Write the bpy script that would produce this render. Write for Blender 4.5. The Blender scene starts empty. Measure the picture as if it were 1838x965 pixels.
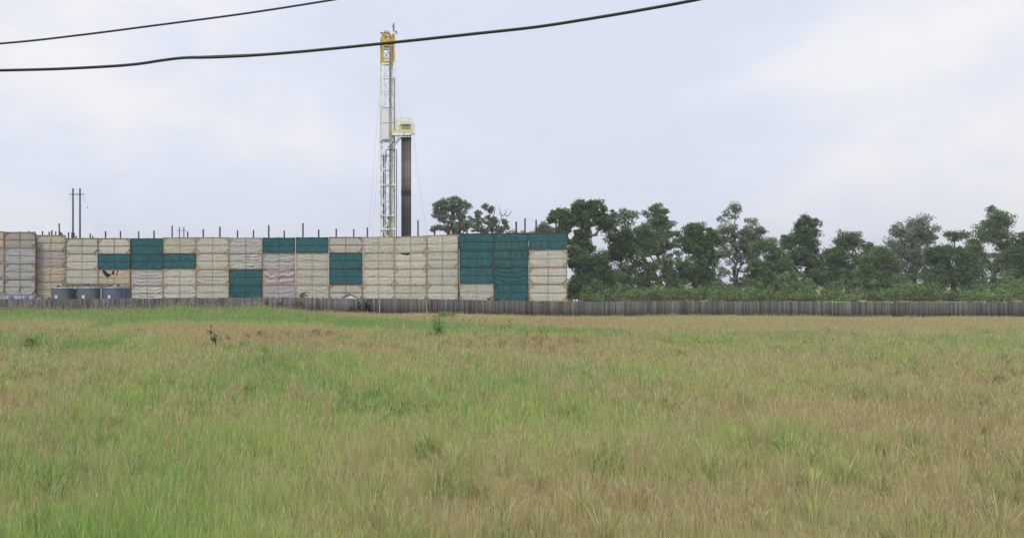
import bpy, math, random
import numpy as np
from mathutils import Vector, Matrix
R = math.radians
scene = bpy.context.scene
col = scene.collection

# ------------------------------------------------------------------ camera
FPX, CX, HZ, EYE, W = 1453.0, 523.0, 507.0, 3.65, 1838.0
cd = bpy.data.cameras.new('camera')
cam = bpy.data.objects.new('camera', cd); col.objects.link(cam)
cam.location = (0, 0, EYE); cam.rotation_euler = (R(90), 0, 0)
cd.sensor_width = 36.0; cd.lens = FPX / W * 36.0
cd.shift_x = (919 - CX) / W
cd.shift_y = (HZ - 482.5) / W
cd.clip_start = 0.1; cd.clip_end = 6000
scene.camera = cam

# ------------------------------------------------------------------ world + sun
SUN_EL, SUN_AZ = R(50), R(-150)       # azimuth from +Y towards +X : behind the camera, to the left
world = bpy.data.worlds.new('World'); scene.world = world; world.use_nodes = True
nt = world.node_tree; nt.nodes.clear()
out = nt.nodes.new('ShaderNodeOutputWorld'); bg = nt.nodes.new('ShaderNodeBackground')
sky = nt.nodes.new('ShaderNodeTexSky'); sky.sky_type = 'NISHITA'; sky.sun_disc = False
sky.sun_elevation = SUN_EL; sky.sun_rotation = SUN_AZ; sky.dust_density = 3.0; sky.air_density = 1.0
tc = nt.nodes.new('ShaderNodeTexCoord'); mp = nt.nodes.new('ShaderNodeMapping')
mp.inputs['Scale'].default_value = (1.0, 1.0, 2.2); mp.inputs['Location'].default_value = (0.35, 0.1, 0.27)
n1 = nt.nodes.new('ShaderNodeTexNoise'); n1.inputs['Scale'].default_value = 3.4; n1.inputs['Detail'].default_value = 7; n1.inputs['Roughness'].default_value = 0.52
n1.inputs['Distortion'].default_value = 0.25
rp = nt.nodes.new('ShaderNodeValToRGB')
SKYA, SKYB, SKYC = (7.3, 7.75, 8.95, 1), (7.9, 8.25, 9.3, 1), (9.35, 9.25, 9.45, 1)
rp.color_ramp.elements[0].position = 0.40; rp.color_ramp.elements[0].color = SKYA
rp.color_ramp.elements[1].position = 0.68; rp.color_ramp.elements[1].color = SKYC
e = rp.color_ramp.elements.new(0.52); e.color = SKYB
mx = nt.nodes.new('ShaderNodeMix'); mx.data_type = 'RGBA'; mx.inputs[0].default_value = 0.93
L = nt.links.new
L(tc.outputs['Generated'], mp.inputs[0]); L(mp.outputs[0], n1.inputs['Vector']); 
def banks(specs, src):
    # cloud banks: brighter parts of the overcast around given directions
    for (dx, dz, r, s_) in specs:
        v = Vector((dx, 1, dz)).normalized()
        d = nt.nodes.new('ShaderNodeVectorMath'); d.operation = 'DISTANCE'; d.inputs[1].default_value = v
        L(tc.outputs['Generated'], d.inputs[0])
        g = nt.nodes.new('ShaderNodeMapRange'); g.interpolation_type = 'SMOOTHSTEP'; g.inputs[1].default_value = 0.0; g.inputs[2].default_value = r; g.inputs[3].default_value = s_; g.inputs[4].default_value = 0.0
        L(d.outputs['Value'], g.inputs[0])
        a = nt.nodes.new('ShaderNodeMath'); a.operation = 'ADD'; L(src, a.inputs[0]); L(g.outputs[0], a.inputs[1]); src = a.outputs[0]
    return src
fin = banks([(-0.16, 0.34, 0.26, 0.20), (-0.24, 0.215, 0.12, 0.13), (-0.36, 0.30, 0.14, 0.08), (0.06, 0.26, 0.14, 0.05), (0.36, 0.2, 0.25, -0.06), (-0.2, 0.03, 0.25, -0.05), (0.9, 0.3, 0.35, 0.1)], n1.outputs[0])
L(fin, rp.inputs[0])
L(sky.outputs[0], mx.inputs[6]); L(rp.outputs[0], mx.inputs[7]); L(mx.outputs[2], bg.inputs[0])
bg.inputs[1].default_value = 0.106
L(bg.outputs[0], out.inputs[0])
sd = bpy.data.lights.new('sun', 'SUN'); sun = bpy.data.objects.new('sun', sd); col.objects.link(sun)
sd.energy = 2.1; sd.angle = R(11); sd.color = (1.0, 0.96, 0.9)
sdir = Vector((math.sin(SUN_AZ) * math.cos(SUN_EL), math.cos(SUN_AZ) * math.cos(SUN_EL), math.sin(SUN_EL)))
sun.rotation_euler = sdir.to_track_quat('Z', 'Y').to_euler()
scene.view_settings.view_transform = 'Standard'; scene.view_settings.look = 'None'
scene.view_settings.exposure = 0.0; scene.view_settings.gamma = 1.0
scene.cycles.max_bounces = 6; scene.cycles.transparent_max_bounces = 8
scene.cycles.use_denoising = True; scene.cycles.denoiser = 'OPENIMAGEDENOISE'; scene.cycles.denoising_prefilter = 'ACCURATE'

# ------------------------------------------------------------------ helpers
def P(px, py, d):
    return Vector(((px - CX) / FPX * d, d, EYE + (HZ - py) / FPX * d))

def tag(o, label=None, cat=None, group=None, kind=None):
    if label: o['label'] = label
    if cat: o['category'] = cat
    if group: o['group'] = group
    if kind: o['kind'] = kind
    return o

def empty(name, loc=(0, 0, 0), rz=0):
    o = bpy.data.objects.new(name, None); col.objects.link(o)
    o.location = loc; o.rotation_euler = (0, 0, rz); o.empty_display_size = 0.3
    return o

class MB:
    """collects boxes, bars and tubes in WORLD coordinates; build() links them as one mesh"""
    def __init__(s): s.v = []; s.f = []; s.uv = None
    def add(s, vs, fs):
        b = len(s.v); s.v += [tuple(v) for v in vs]; s.f += [tuple(b + i for i in f) for f in fs]; return s
    def box(s, c, d, rz=0):
        cx, cy, cz = c; hx, hy, hz = d[0] / 2, d[1] / 2, d[2] / 2; ca, sa = math.cos(rz), math.sin(rz)
        vs = []
        for z in (-hz, hz):
            for x, y in ((-hx, -hy), (hx, -hy), (hx, hy), (-hx, hy)):
                vs.append((cx + x * ca - y * sa, cy + x * sa + y * ca, cz + z))
        return s.add(vs, [(3, 2, 1, 0), (4, 5, 6, 7), (0, 1, 5, 4), (1, 2, 6, 5), (2, 3, 7, 6), (3, 0, 4, 7)])
    def tube(s, pts, r, n=6, caps=True):
        pts = [Vector(p) for p in pts]; rs = r if isinstance(r, (list, tuple)) else [r] * len(pts)
        b = len(s.v); ref = None
        for i, p in enumerate(pts):
            t = (pts[min(i + 1, len(pts) - 1)] - pts[max(i - 1, 0)])
            if t.length < 1e-9: t = Vector((0, 0, 1))
            t.normalize()
            if ref is None: ref = Vector((0, 0, 1)) if abs(t.z) < 0.9 else Vector((1, 0, 0))
            a = t.cross(ref)
            if a.length < 1e-6: a = t.cross(Vector((0, 1, 0)))
            a.normalize(); c = t.cross(a).normalized()
            for k in range(n):
                an = 2 * math.pi * k / n
                s.v.append(tuple(p + (a * math.cos(an) + c * math.sin(an)) * rs[i]))
        for i in range(len(pts) - 1):
            for k in range(n):
                k2 = (k + 1) % n
                s.f.append((b + i * n + k, b + i * n + k2, b + (i + 1) * n + k2, b + (i + 1) * n + k))
        if caps:
            s.f.append(tuple(b + k for k in reversed(range(n))))
            s.f.append(tuple(b + (len(pts) - 1) * n + k for k in range(n)))
        return s
    def bar(s, a, b, w=0.1, h=None):
        h = h or w; a = Vector(a); b = Vector(b); t = (b - a).normalized()
        ref = Vector((0, 0, 1)) if abs(t.z) < 0.95 else Vector((0, 1, 0))
        x = t.cross(ref).normalized() * w / 2; y = x.cross(t).normalized() * h / 2
        vs = [a - x - y, a + x - y, a + x + y, a - x + y, b - x - y, b + x - y, b + x + y, b - x + y]
        return s.add(vs, [(3, 2, 1, 0), (4, 5, 6, 7), (0, 1, 5, 4), (1, 2, 6, 5), (2, 3, 7, 6), (3, 0, 4, 7)])
    def build(s, name, mat, parent=None, smooth=False):
        me = bpy.data.meshes.new(name)
        off = Vector((0, 0, 0))
        if parent is not None:
            q = parent
            while q is not None: off += Vector(q.location); q = q.parent
        me.from_pydata([(v[0] - off.x, v[1] - off.y, v[2] - off.z) for v in s.v], [], s.f)
        me.materials.append(mat)
        if smooth: me.polygons.foreach_set('use_smooth', [True] * len(me.polygons))
        me.update()
        o = bpy.data.objects.new(name, me); col.objects.link(o)
        if parent is not None: o.parent = parent
        return o

def np_mesh(name, verts, faces, mat, parent=None, cols=None, smooth=False):
    """verts (N,3); faces (M,k) all one size"""
    me = bpy.data.meshes.new(name); k = faces.shape[1]
    me.vertices.add(len(verts)); me.vertices.foreach_set('co', verts.astype(np.float32).ravel())
    me.loops.add(faces.size); me.loops.foreach_set('vertex_index', faces.astype(np.int32).ravel())
    me.polygons.add(len(faces)); me.polygons.foreach_set('loop_start', np.arange(0, faces.size, k, dtype=np.int32))
    if smooth: me.polygons.foreach_set('use_smooth', np.ones(len(faces), dtype=bool))
    me.update(calc_edges=True)
    if cols is not None:
        ca = me.color_attributes.new('tint', 'FLOAT_COLOR', 'POINT')
        c4 = np.ones((len(verts), 4), np.float32); c4[:, :3] = cols
        ca.data.foreach_set('color', c4.ravel())
    me.materials.append(mat)
    o = bpy.data.objects.new(name, me); col.objects.link(o)
    if parent is not None: o.parent = parent
    return o

# ------------------------------------------------------------------ materials
def mat_new(name):
    m = bpy.data.materials.new(name); m.use_nodes = True
    return m, m.node_tree, m.node_tree.nodes['Principled BSDF']

def simple(name, c, rough=0.7, metal=0.0, var=0.15, scale=3.0, dirt=None, stretch=None, spec=0.3):
    """plain paint/steel with object-space mottling and optional weathering colour"""
    m, t, b = mat_new(name); N = t.nodes; Lk = t.links.new
    co = N.new('ShaderNodeTexCoord'); mpn = N.new('ShaderNodeMapping'); Lk(co.outputs['Object'], mpn.inputs[0])
    if stretch: mpn.inputs['Scale'].default_value = stretch
    nz = N.new('ShaderNodeTexNoise'); nz.inputs['Scale'].default_value = scale; nz.inputs['Detail'].default_value = 6
    Lk(mpn.outputs[0], nz.inputs['Vector'])
    r = N.new('ShaderNodeValToRGB'); Lk(nz.outputs[0], r.inputs[0])
    lo = dirt if dirt else tuple(x * (1 - var * 1.6) for x in c); hi = tuple(min(1, x * (1 + var)) for x in c)
    r.color_ramp.elements[0].position = 0.32; r.color_ramp.elements[0].color = (*lo, 1)
    r.color_ramp.elements[1].position = 0.62; r.color_ramp.elements[1].color = (*hi, 1)
    m1 = r.color_ramp.elements.new(0.46); m1.color = (*c, 1)
    Lk(r.outputs[0], b.inputs['Base Color'])
    b.inputs['Roughness'].default_value = rough; b.inputs['Metallic'].default_value = metal
    b.inputs['Specular IOR Level'].default_value = spec
    return m

def leaf_mat(name, trans=0.35, rough=0.6):
    m, t, b = mat_new(name); N = t.nodes; Lk = t.links.new
    a = N.new('ShaderNodeAttribute'); a.attribute_name = 'tint'
    tr = N.new('ShaderNodeBsdfTranslucent'); ms = N.new('ShaderNodeMixShader'); ms.inputs[0].default_value = trans
    Lk(a.outputs['Color'], b.inputs['Base Color']); Lk(a.outputs['Color'], tr.inputs[0])
    b.inputs['Roughness'].default_value = rough; b.inputs['Specular IOR Level'].default_value = 0.2
    o = N['Material Output']; Lk(b.outputs[0], ms.inputs[1]); Lk(tr.outputs[0], ms.inputs[2]); Lk(ms.outputs[0], o.inputs['Surface'])
    return m

def fabric(name, c, stain, stain_amt=0.6, var=0.075):
    m, t, b = mat_new(name); N = t.nodes; Lk = t.links.new
    def math_(op, a, bb=None, clamp=False):
        n = N.new('ShaderNodeMath'); n.operation = op; n.use_clamp = clamp
        for i, x in enumerate((a, bb)):
            if x is None: continue
            if isinstance(x, (int, float)): n.inputs[i].default_value = x
            else: Lk(x, n.inputs[i])
        return n.outputs[0]
    uv = N.new('ShaderNodeUVMap'); uv.uv_map = 'UVMap'
    sp = N.new('ShaderNodeSeparateXYZ'); Lk(uv.outputs[0], sp.inputs[0])
    u, v = sp.outputs[0], sp.outputs[1]
    eu = math_('MULTIPLY', math_('MINIMUM', u, math_('SUBTRACT', 1.0, u)), 6.1)
    ev = math_('MULTIPLY', math_('MINIMUM', v, math_('SUBTRACT', 1.0, v)), 2.92)
    cu = math_('ADD', math_('MULTIPLY', math_('ABSOLUTE', math_('SUBTRACT', u, 0.5)), 6.1), 0.14)
    cv = math_('ADD', math_('MULTIPLY', math_('ABSOLUTE', math_('SUBTRACT', v, 0.5)), 2.92), 0.16)
    diag = math_('SUBTRACT', math_('ADD', eu, ev), 0.78)
    diag = math_('ADD', math_('MAXIMUM', diag, math_('MULTIPLY', diag, -0.25)), 0.05)
    dist = math_('MINIMUM', math_('MINIMUM', eu, ev), math_('MINIMUM', math_('MINIMUM', cu, cv), diag))
    oi = N.new('ShaderNodeObjectInfo')
    co = N.new('ShaderNodeTexCoord')
    addv = N.new('ShaderNodeVectorMath'); addv.operation = 'ADD'
    Lk(co.outputs['Object'], addv.inputs[0])
    n1 = N.new('ShaderNodeTexNoise'); n1.inputs['Scale'].default_value = 1.1; n1.inputs['Detail'].default_value = 5
    cmb = N.new('ShaderNodeCombineXYZ'); Lk(math_('MULTIPLY', oi.outputs['Random'], 40.0), cmb.inputs[0]); Lk(cmb.outputs[0], addv.inputs[1])
    Lk(addv.outputs[0], n1.inputs['Vector'])
    edge = math_('SUBTRACT', 1.0, math_('DIVIDE', dist, math_('ADD', math_('MULTIPLY', n1.outputs[0], 0.55), 0.05)), True)
    edge = math_('POWER', edge, 1.4)
    # streaks of washed-down dirt
    mp2 = N.new('ShaderNodeMapping'); mp2.inputs['Scale'].default_value = (2.6, 2.6, 0.35); Lk(addv.outputs[0], mp2.inputs[0])
    n2 = N.new('ShaderNodeTexNoise'); n2.inputs['Scale'].default_value = 1.6; n2.inputs['Detail'].default_value = 6; Lk(mp2.outputs[0], n2.inputs['Vector'])
    r2 = N.new('ShaderNodeValToRGB'); Lk(n2.outputs[0], r2.inputs[0])
    r2.color_ramp.elements[0].position = 0.3; r2.color_ramp.elements[0].color = tuple(x * (1 - var * 2.2) for x in c) + (1,)
    r2.color_ramp.elements[1].position = 0.7; r2.color_ramp.elements[1].color = tuple(x * (1 + var) for x in c) + (1,)
    hv = N.new('ShaderNodeHueSaturation'); Lk(r2.outputs[0], hv.inputs['Color'])
    Lk(math_('ADD', math_('MULTIPLY', oi.outputs['Random'], 0.16), 0.92), hv.inputs['Value'])
    mixc = N.new('ShaderNodeMix'); mixc.data_type = 'RGBA'
    Lk(math_('MULTIPLY', edge, stain_amt, True), mixc.inputs[0]); Lk(hv.outputs[0], mixc.inputs[6]); mixc.inputs[7].default_value = (*stain, 1)
    Lk(mixc.outputs[2], b.inputs['Base Color'])
    n3 = N.new('ShaderNodeTexNoise'); n3.inputs['Scale'].default_value = 3.0; n3.inputs['Detail'].default_value = 4; Lk(addv.outputs[0], n3.inputs['Vector'])
    bp = N.new('ShaderNodeBump'); bp.inputs['Strength'].default_value = 0.25; bp.inputs['Distance'].default_value = 0.05; Lk(n3.outputs[0], bp.inputs['Height'])
    Lk(bp.outputs[0], b.inputs['Normal'])
    b.inputs['Roughness'].default_value = 0.85; b.inputs['Specular IOR Level'].default_value = 0.15
    return m

ST = (0.30, 0.20, 0.11)
M = {
 'beige': fabric('fabric_beige', (0.475, 0.465, 0.39), ST, 0.55),
 'cream': fabric('fabric_cream', (0.47, 0.45, 0.355), ST, 0.5),
 'tan': fabric('fabric_tan', (0.47, 0.40, 0.285), (0.30, 0.19, 0.09), 0.65),
 'pink': fabric('fabric_pink', (0.44, 0.375, 0.36), ST, 0.4),
 'grey': fabric('fabric_grey', (0.375, 0.38, 0.375), ST, 0.55),
 'mauve': fabric('fabric_mauve', (0.34, 0.305, 0.275), (0.26, 0.17, 0.10), 0.7),
 'lilac': fabric('fabric_lilac', (0.40, 0.385, 0.38), ST, 0.4),
 'pale': fabric('fabric_pale', (0.48, 0.475, 0.42), ST, 0.45),
 'green': fabric('fabric_green', (0.027, 0.118, 0.126), (0.030, 0.050, 0.045), 0.85, 0.17),
 'green_dull': fabric('fabric_green_dull', (0.034, 0.112, 0.112), (0.045, 0.058, 0.045), 0.9, 0.22),
 'rust': simple('rusty_frame', (0.21, 0.145, 0.09), 0.85, 0, 0.3, 2.0),
 'rust_red': simple('red_rust_frame', (0.22, 0.10, 0.055), 0.85, 0, 0.3, 2.0),
 'straw': simple('faded_frame', (0.36, 0.27, 0.16), 0.85, 0, 0.25, 2.0),
 'dark_frame': simple('dark_frame', (0.045, 0.06, 0.05), 0.8, 0, 0.3, 2.0),
 'backing': simple('shade_backing_black', (0.02, 0.022, 0.022), 0.9, 0, 0.2),  # near black, stands for the shaded interior behind the cloth
 'pile': simple('steel_pile', (0.032, 0.033, 0.038), 0.7, 0.0, 0.3, 1.5, dirt=(0.05, 0.035, 0.028)),
 'pipe': simple('drill_pipe_steel', (0.10, 0.09, 0.087), 0.42, 0.55, 0.25, 0.6, dirt=(0.045, 0.036, 0.032), spec=0.5),
 'joint': simple('tool_joint_steel', (0.02, 0.02, 0.024), 0.5, 0.4, 0.2, 2, spec=0.5),
 'joint_rust': simple('tool_joint_rust', (0.20, 0.145, 0.12), 0.7, 0.1, 0.3, 5),
 'rig_white': simple('rig_white_paint', (0.74, 0.75, 0.75), 0.5, 0, 0.12, 1.2, dirt=(0.42, 0.40, 0.35)),
 'rig_grey': simple('windwall_grey', (0.70, 0.71, 0.71), 0.55, 0, 0.05, 0.5, dirt=(0.60, 0.60, 0.58), stretch=(1, 1, 0.3)),
 'ladder': simple('ladder_grey', (0.30, 0.29, 0.25), 0.6, 0, 0.2, 1.5),
 'yellow': simple('crown_yellow', (0.50, 0.345, 0.045), 0.5, 0, 0.15, 1.5, dirt=(0.34, 0.22, 0.05)),
 'yellow_pale': simple('rail_yellow', (0.72, 0.64, 0.22), 0.5, 0, 0.1, 2),
 'dark': simple('dark_steel', (0.045, 0.046, 0.05), 0.5, 0.2, 0.25, 2),
 'glass': simple('dark_opening', (0.03, 0.03, 0.035), 0.2, 0, 0.2, 2, spec=0.5),
 'red': simple('beacon_red', (0.40, 0.16, 0.10), 0.4, 0, 0.1, 3),
 'blue': simple('band_blue', (0.06, 0.11, 0.22), 0.5, 0, 0.1, 3),
 'wire': simple('guy_wire', (0.58, 0.58, 0.60), 0.6, 0.2, 0.1, 1),
 'conductor': simple('conductor_wire', (0.55, 0.55, 0.57), 0.6, 0.2, 0.1, 1),
 'cable': simple('cable_black', (0.018, 0.018, 0.019), 0.5, 0, 0.2, 1.2, spec=0.4),
 'strand': simple('strand_grey', (0.05, 0.05, 0.052), 0.45, 0.3, 0.2, 6, spec=0.5),
 'pole': simple('steel_pole', (0.06, 0.06, 0.075), 0.75, 0, 0.15, 0.8, stretch=(1, 1, 0.15)),
 'tank': simple('tank_grey', (0.10, 0.125, 0.138), 0.42, 0.1, 0.1, 0.8, dirt=(0.08, 0.095, 0.105), spec=0.5),
 'tank_blue': simple('tank_blue', (0.08, 0.115, 0.165), 0.42, 0.1, 0.1, 0.8, dirt=(0.06, 0.085, 0.12), spec=0.5),
 'tank_far': simple('tank_deep_blue', (0.07, 0.125, 0.21), 0.42, 0.1, 0.1, 0.8, spec=0.5),
 'tank_roof': simple('tank_roof', (0.36, 0.38, 0.395), 0.55, 0, 0.12, 1.5),
 'white': simple('white_paint', (0.78, 0.78, 0.77), 0.6, 0, 0.05, 3),
 'blue_wrap': simple('blue_white_plastic', (0.19, 0.22, 0.34), 0.45, 0, 0.3, 2.5, dirt=(0.06, 0.07, 0.14)),
 'pipe_grey': simple('walkway_pipe', (0.085, 0.08, 0.075), 0.6, 0.2, 0.3, 3),
 'bark': simple('bark', (0.10, 0.085, 0.07), 0.9, 0, 0.3, 1.2, stretch=(1, 1, 0.3)),
 'bark_pale': simple('dead_bark', (0.22, 0.205, 0.19), 0.9, 0, 0.2, 1.2),
 'leaf': leaf_mat('tree_leaf', 0.4),
 'grass': leaf_mat('grass_blade', 0.35, 0.7),
 'dead_stem': simple('dead_stem', (0.035, 0.028, 0.02), 0.9, 0, 0.3, 6),
 'dock': simple('dock_seed', (0.17, 0.10, 0.065), 0.9, 0, 0.3, 8),
 'weed_stem': simple('weed_stem', (0.10, 0.12, 0.05), 0.9, 0, 0.2, 6),
 'tan_post': simple('tan_post', (0.26, 0.21, 0.17), 0.8, 0, 0.2, 3),
}

def wood_mat():
    m, t, b = mat_new('weathered_pickets'); N = t.nodes; Lk = t.links.new
    a = N.new('ShaderNodeAttribute'); a.attribute_name = 'tint'
    co = N.new('ShaderNodeTexCoord'); mpn = N.new('ShaderNodeMapping'); mpn.inputs['Scale'].default_value = (9, 9, 0.7)
    Lk(co.outputs['Object'], mpn.inputs[0])
    nz = N.new('ShaderNodeTexNoise'); nz.inputs['Scale'].default_value = 2.0; nz.inputs['Detail'].default_value = 7; Lk(mpn.outputs[0], nz.inputs['Vector'])
    r = N.new('ShaderNodeMapRange'); Lk(nz.outputs[0], r.inputs[0]); r.inputs[1].default_value = 0.25; r.inputs[2].default_value = 0.75; r.inputs[3].default_value = 0.72; r.inputs[4].default_value = 1.25
    mu = N.new('ShaderNodeVectorMath'); mu.operation = 'SCALE'; Lk(a.outputs['Color'], mu.inputs[0]); Lk(r.outputs[0], mu.inputs['Scale'])
    nl = N.new('ShaderNodeTexNoise'); nl.inputs['Scale'].default_value = 0.35; nl.inputs['Detail'].default_value = 4; Lk(co.outputs['Object'], nl.inputs['Vector'])
    r3 = N.new('ShaderNodeMapRange'); Lk(nl.outputs[0], r3.inputs[0]); r3.inputs[1].default_value = 0.35; r3.inputs[2].default_value = 0.65; r3.inputs[3].default_value = 0.82; r3.inputs[4].default_value = 1.12
    mu2 = N.new('ShaderNodeVectorMath'); mu2.operation = 'SCALE'; Lk(mu.outputs[0], mu2.inputs[0]); Lk(r3.outputs[0], mu2.inputs['Scale'])
    Lk(mu2.outputs[0], b.inputs['Base Color']); b.inputs['Roughness'].default_value = 0.9; b.inputs['Specular IOR Level'].default_value = 0.15
    return m
M['wood'] = wood_mat()

def ground_mat():
    m, t, b = mat_new('field_soil'); N = t.nodes; Lk = t.links.new
    a = N.new('ShaderNodeAttribute'); a.attribute_name = 'tint'
    co = N.new('ShaderNodeTexCoord')
    nz = N.new('ShaderNodeTexNoise'); nz.inputs['Scale'].default_value = 2.2; nz.inputs['Detail'].default_value = 9; nz.inputs['Roughness'].default_value = 0.7; Lk(co.outputs['Object'], nz.inputs['Vector'])
    r = N.new('ShaderNodeMapRange'); Lk(nz.outputs[0], r.inputs[0]); r.inputs[1].default_value = 0.3; r.inputs[2].default_value = 0.7; r.inputs[3].default_value = 0.6; r.inputs[4].default_value = 1.35
    mu = N.new('ShaderNodeVectorMath'); mu.operation = 'SCALE'; Lk(a.outputs['Color'], mu.inputs[0]); Lk(r.outputs[0], mu.inputs['Scale'])
    Lk(mu.outputs[0], b.inputs['Base Color']); b.inputs['Roughness'].default_value = 1.0; b.inputs['Specular IOR Level'].default_value = 0.05
    bp = N.new('ShaderNodeBump'); bp.inputs['Distance'].default_value = 0.1; Lk(nz.outputs[0], bp.inputs['Height']); Lk(bp.outputs[0], b.inputs['Normal'])
    return m
M['ground'] = ground_mat()

# ------------------------------------------------------------------ terrain and the field's patches
FENCE_D = 92.0
_fx = np.array([-600, 0, 235, 300, 500, 600, 700, 820, 949, 1046, 1300, 1600, 2200], float)
_fy = np.array([538, 537, 535.5, 534.5, 533, 534.5, 535.5, 537, 539.5, 541, 540, 542, 541], float)
_fbx = (_fx - CX) / FPX * FENCE_D
_fbz = EYE - (_fy - HZ) / FPX * FENCE_D - 1.83
def sstep(a, b, x):
    t = np.clip((x - a) / (b - a), 0, 1); return t * t * (3 - 2 * t)
def ground_z(x, y):
    x = np.asarray(x, float); y = np.asarray(y, float)
    fb = np.interp(x, _fbx, _fbz)
    near = fb * sstep(45, 90, y) + 0.05 * np.sin(x * 0.21 + 1.3) * np.cos(y * 0.17) + 0.03 * np.sin(x * 0.63 + y * 0.4)
    far = 0.4
    t = sstep(94, 125, y)
    return near * (1 - t) + far * t

_rs = np.random.RandomState(11)
def vnoise(x, y, s, seed=0):
    """smooth value noise, feature size s"""
    xs = x / s + seed * 17.3; ys = y / s + seed * 9.1
    xi = np.floor(xs); yi = np.floor(ys); fx = xs - xi; fy = ys - yi
    fx = fx * fx * (3 - 2 * fx); fy = fy * fy * (3 - 2 * fy)
    def h(a, b):
        q = np.sin(a * 127.1 + b * 311.7 + seed * 74.7) * 43758.5453
        return q - np.floor(q)
    return (h(xi, yi) * (1 - fx) + h(xi + 1, yi) * fx) * (1 - fy) + (h(xi, yi + 1) * (1 - fx) + h(xi + 1, yi + 1) * fx) * fy

# patches of lush (+) or dry (-) grass: centre x, y (metres), half sizes, strength
def _gp(px, py, rx, ry, s):
    d = EYE * FPX / (py - HZ); d2 = EYE * FPX / (py - ry - HZ)
    return ((px - CX) / FPX * d, d, rx / FPX * d, abs(d2 - d), s)
PATCH = [_gp(*a) for a in [
    (60, 571, 190, 8, 1.0), (280, 570, 160, 9, 1.0), (420, 572, 120, 9, 1.0), (520, 577, 110, 8, 1.1), (215, 580, 55, 5, 0.9),
    (640, 585, 110, 8, 1.1), (740, 590, 90, 10, 1.2), (860, 597, 80, 6, 1.3), (980, 603, 70, 5.5, 1.4), (1100, 606, 70, 6, 1.1),
    (185, 591, 22, 4, 1.5), (60, 588, 150, 5, -1.0), (300, 593, 130, 5, -0.6), (470, 592, 120, 6, -0.9), (560, 607, 140, 9, -0.8), (430, 612, 120, 10, -0.7),
    (940, 580, 160, 7, -1.1), (1150, 583, 160, 8, -0.9), (640, 569, 90, 3.2, -0.9), (700, 573, 60, 3, -0.7), (960, 624, 120, 6, -0.7), (160, 612, 190, 8, 0.45),
    (90, 628, 160, 9, 0.9), (430, 628, 90, 5, 0.6), (700, 618, 120, 6, 0.3), (820, 623, 60, 6, -0.5), (650, 630, 90, 5, -0.4), (1300, 600, 180, 9, 0.7), (1550, 585, 200, 8, -0.7), (1600, 620, 200, 12, 0.5)]]
def lush(x, y):
    g = (vnoise(x, y * 0.55, 9.0, 1) - 0.5) * 0.7 + (vnoise(x, y * 0.7, 3.2, 2) - 0.5) * 0.7 + (vnoise(x, y, 1.1, 3) - 0.5) * 0.5
    for cx, cy, rx, ry, s in PATCH:
        g = g + 1.15 * s * np.exp(-(((x - cx) / rx) ** 2 + ((y - cy) / ry) ** 2))
    g = g + 0.16 * sstep(44, 34, y)
    return np.clip(0.42 + 0.55 * g, 0, 1)

DRY = np.array([0.47, 0.37, 0.20]); STRAW = np.array([0.50, 0.43, 0.23]); OLIVE = np.array([0.46, 0.49, 0.20])
GREEN = np.array([0.37, 0.52, 0.16]); DEEP = np.array([0.20, 0.36, 0.105])
def palette(g):
    g = np.clip(g, 0, 1)[:, None]
    stops = [0, 0.25, 0.5, 0.75, 1.0]; cs = [DRY, STRAW * 0.96, OLIVE, GREEN, DEEP]
    o = np.zeros((len(g), 3))
    for i in range(3): o[:, i] = np.interp(g[:, 0], stops, [c[i] for c in cs])
    return o

def build_ground():
    xs = np.concatenate([[-1690, -900, -500, -260, -160], np.arange(-110, 132, 1.0), [170, 260, 500, 900, 1690]])
    ys = np.concatenate([[-200, -60, -20], np.arange(0, 130, 1.0), [150, 190, 260, 400, 800, 1500, 2390]])
    X, Y = np.meshgrid(xs, ys); Z = ground_z(X, Y)
    v = np.stack([X.ravel(), Y.ravel(), Z.ravel()], 1)
    nx, ny = len(xs), len(ys)
    i = np.arange(nx - 1)[None, :] + np.arange(ny - 1)[:, None] * nx
    f = np.stack([i, i + 1, i + nx + 1, i + nx], -1).reshape(-1, 4)
    c = palette(lush(X.ravel(), Y.ravel())) * 0.6
    pad = (sstep(96, 104, Y.ravel()) * sstep(75, 60, X.ravel()) * sstep(330, 260, Y.ravel()) * sstep(-200, -150, X.ravel()))[:, None]
    c = c * (1 - pad) + np.array([0.20, 0.18, 0.15]) * pad
    o = np_mesh('ground', v, f, M['ground'], cols=c, smooth=True); tag(o, kind='structure')
    return o
build_ground()

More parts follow.
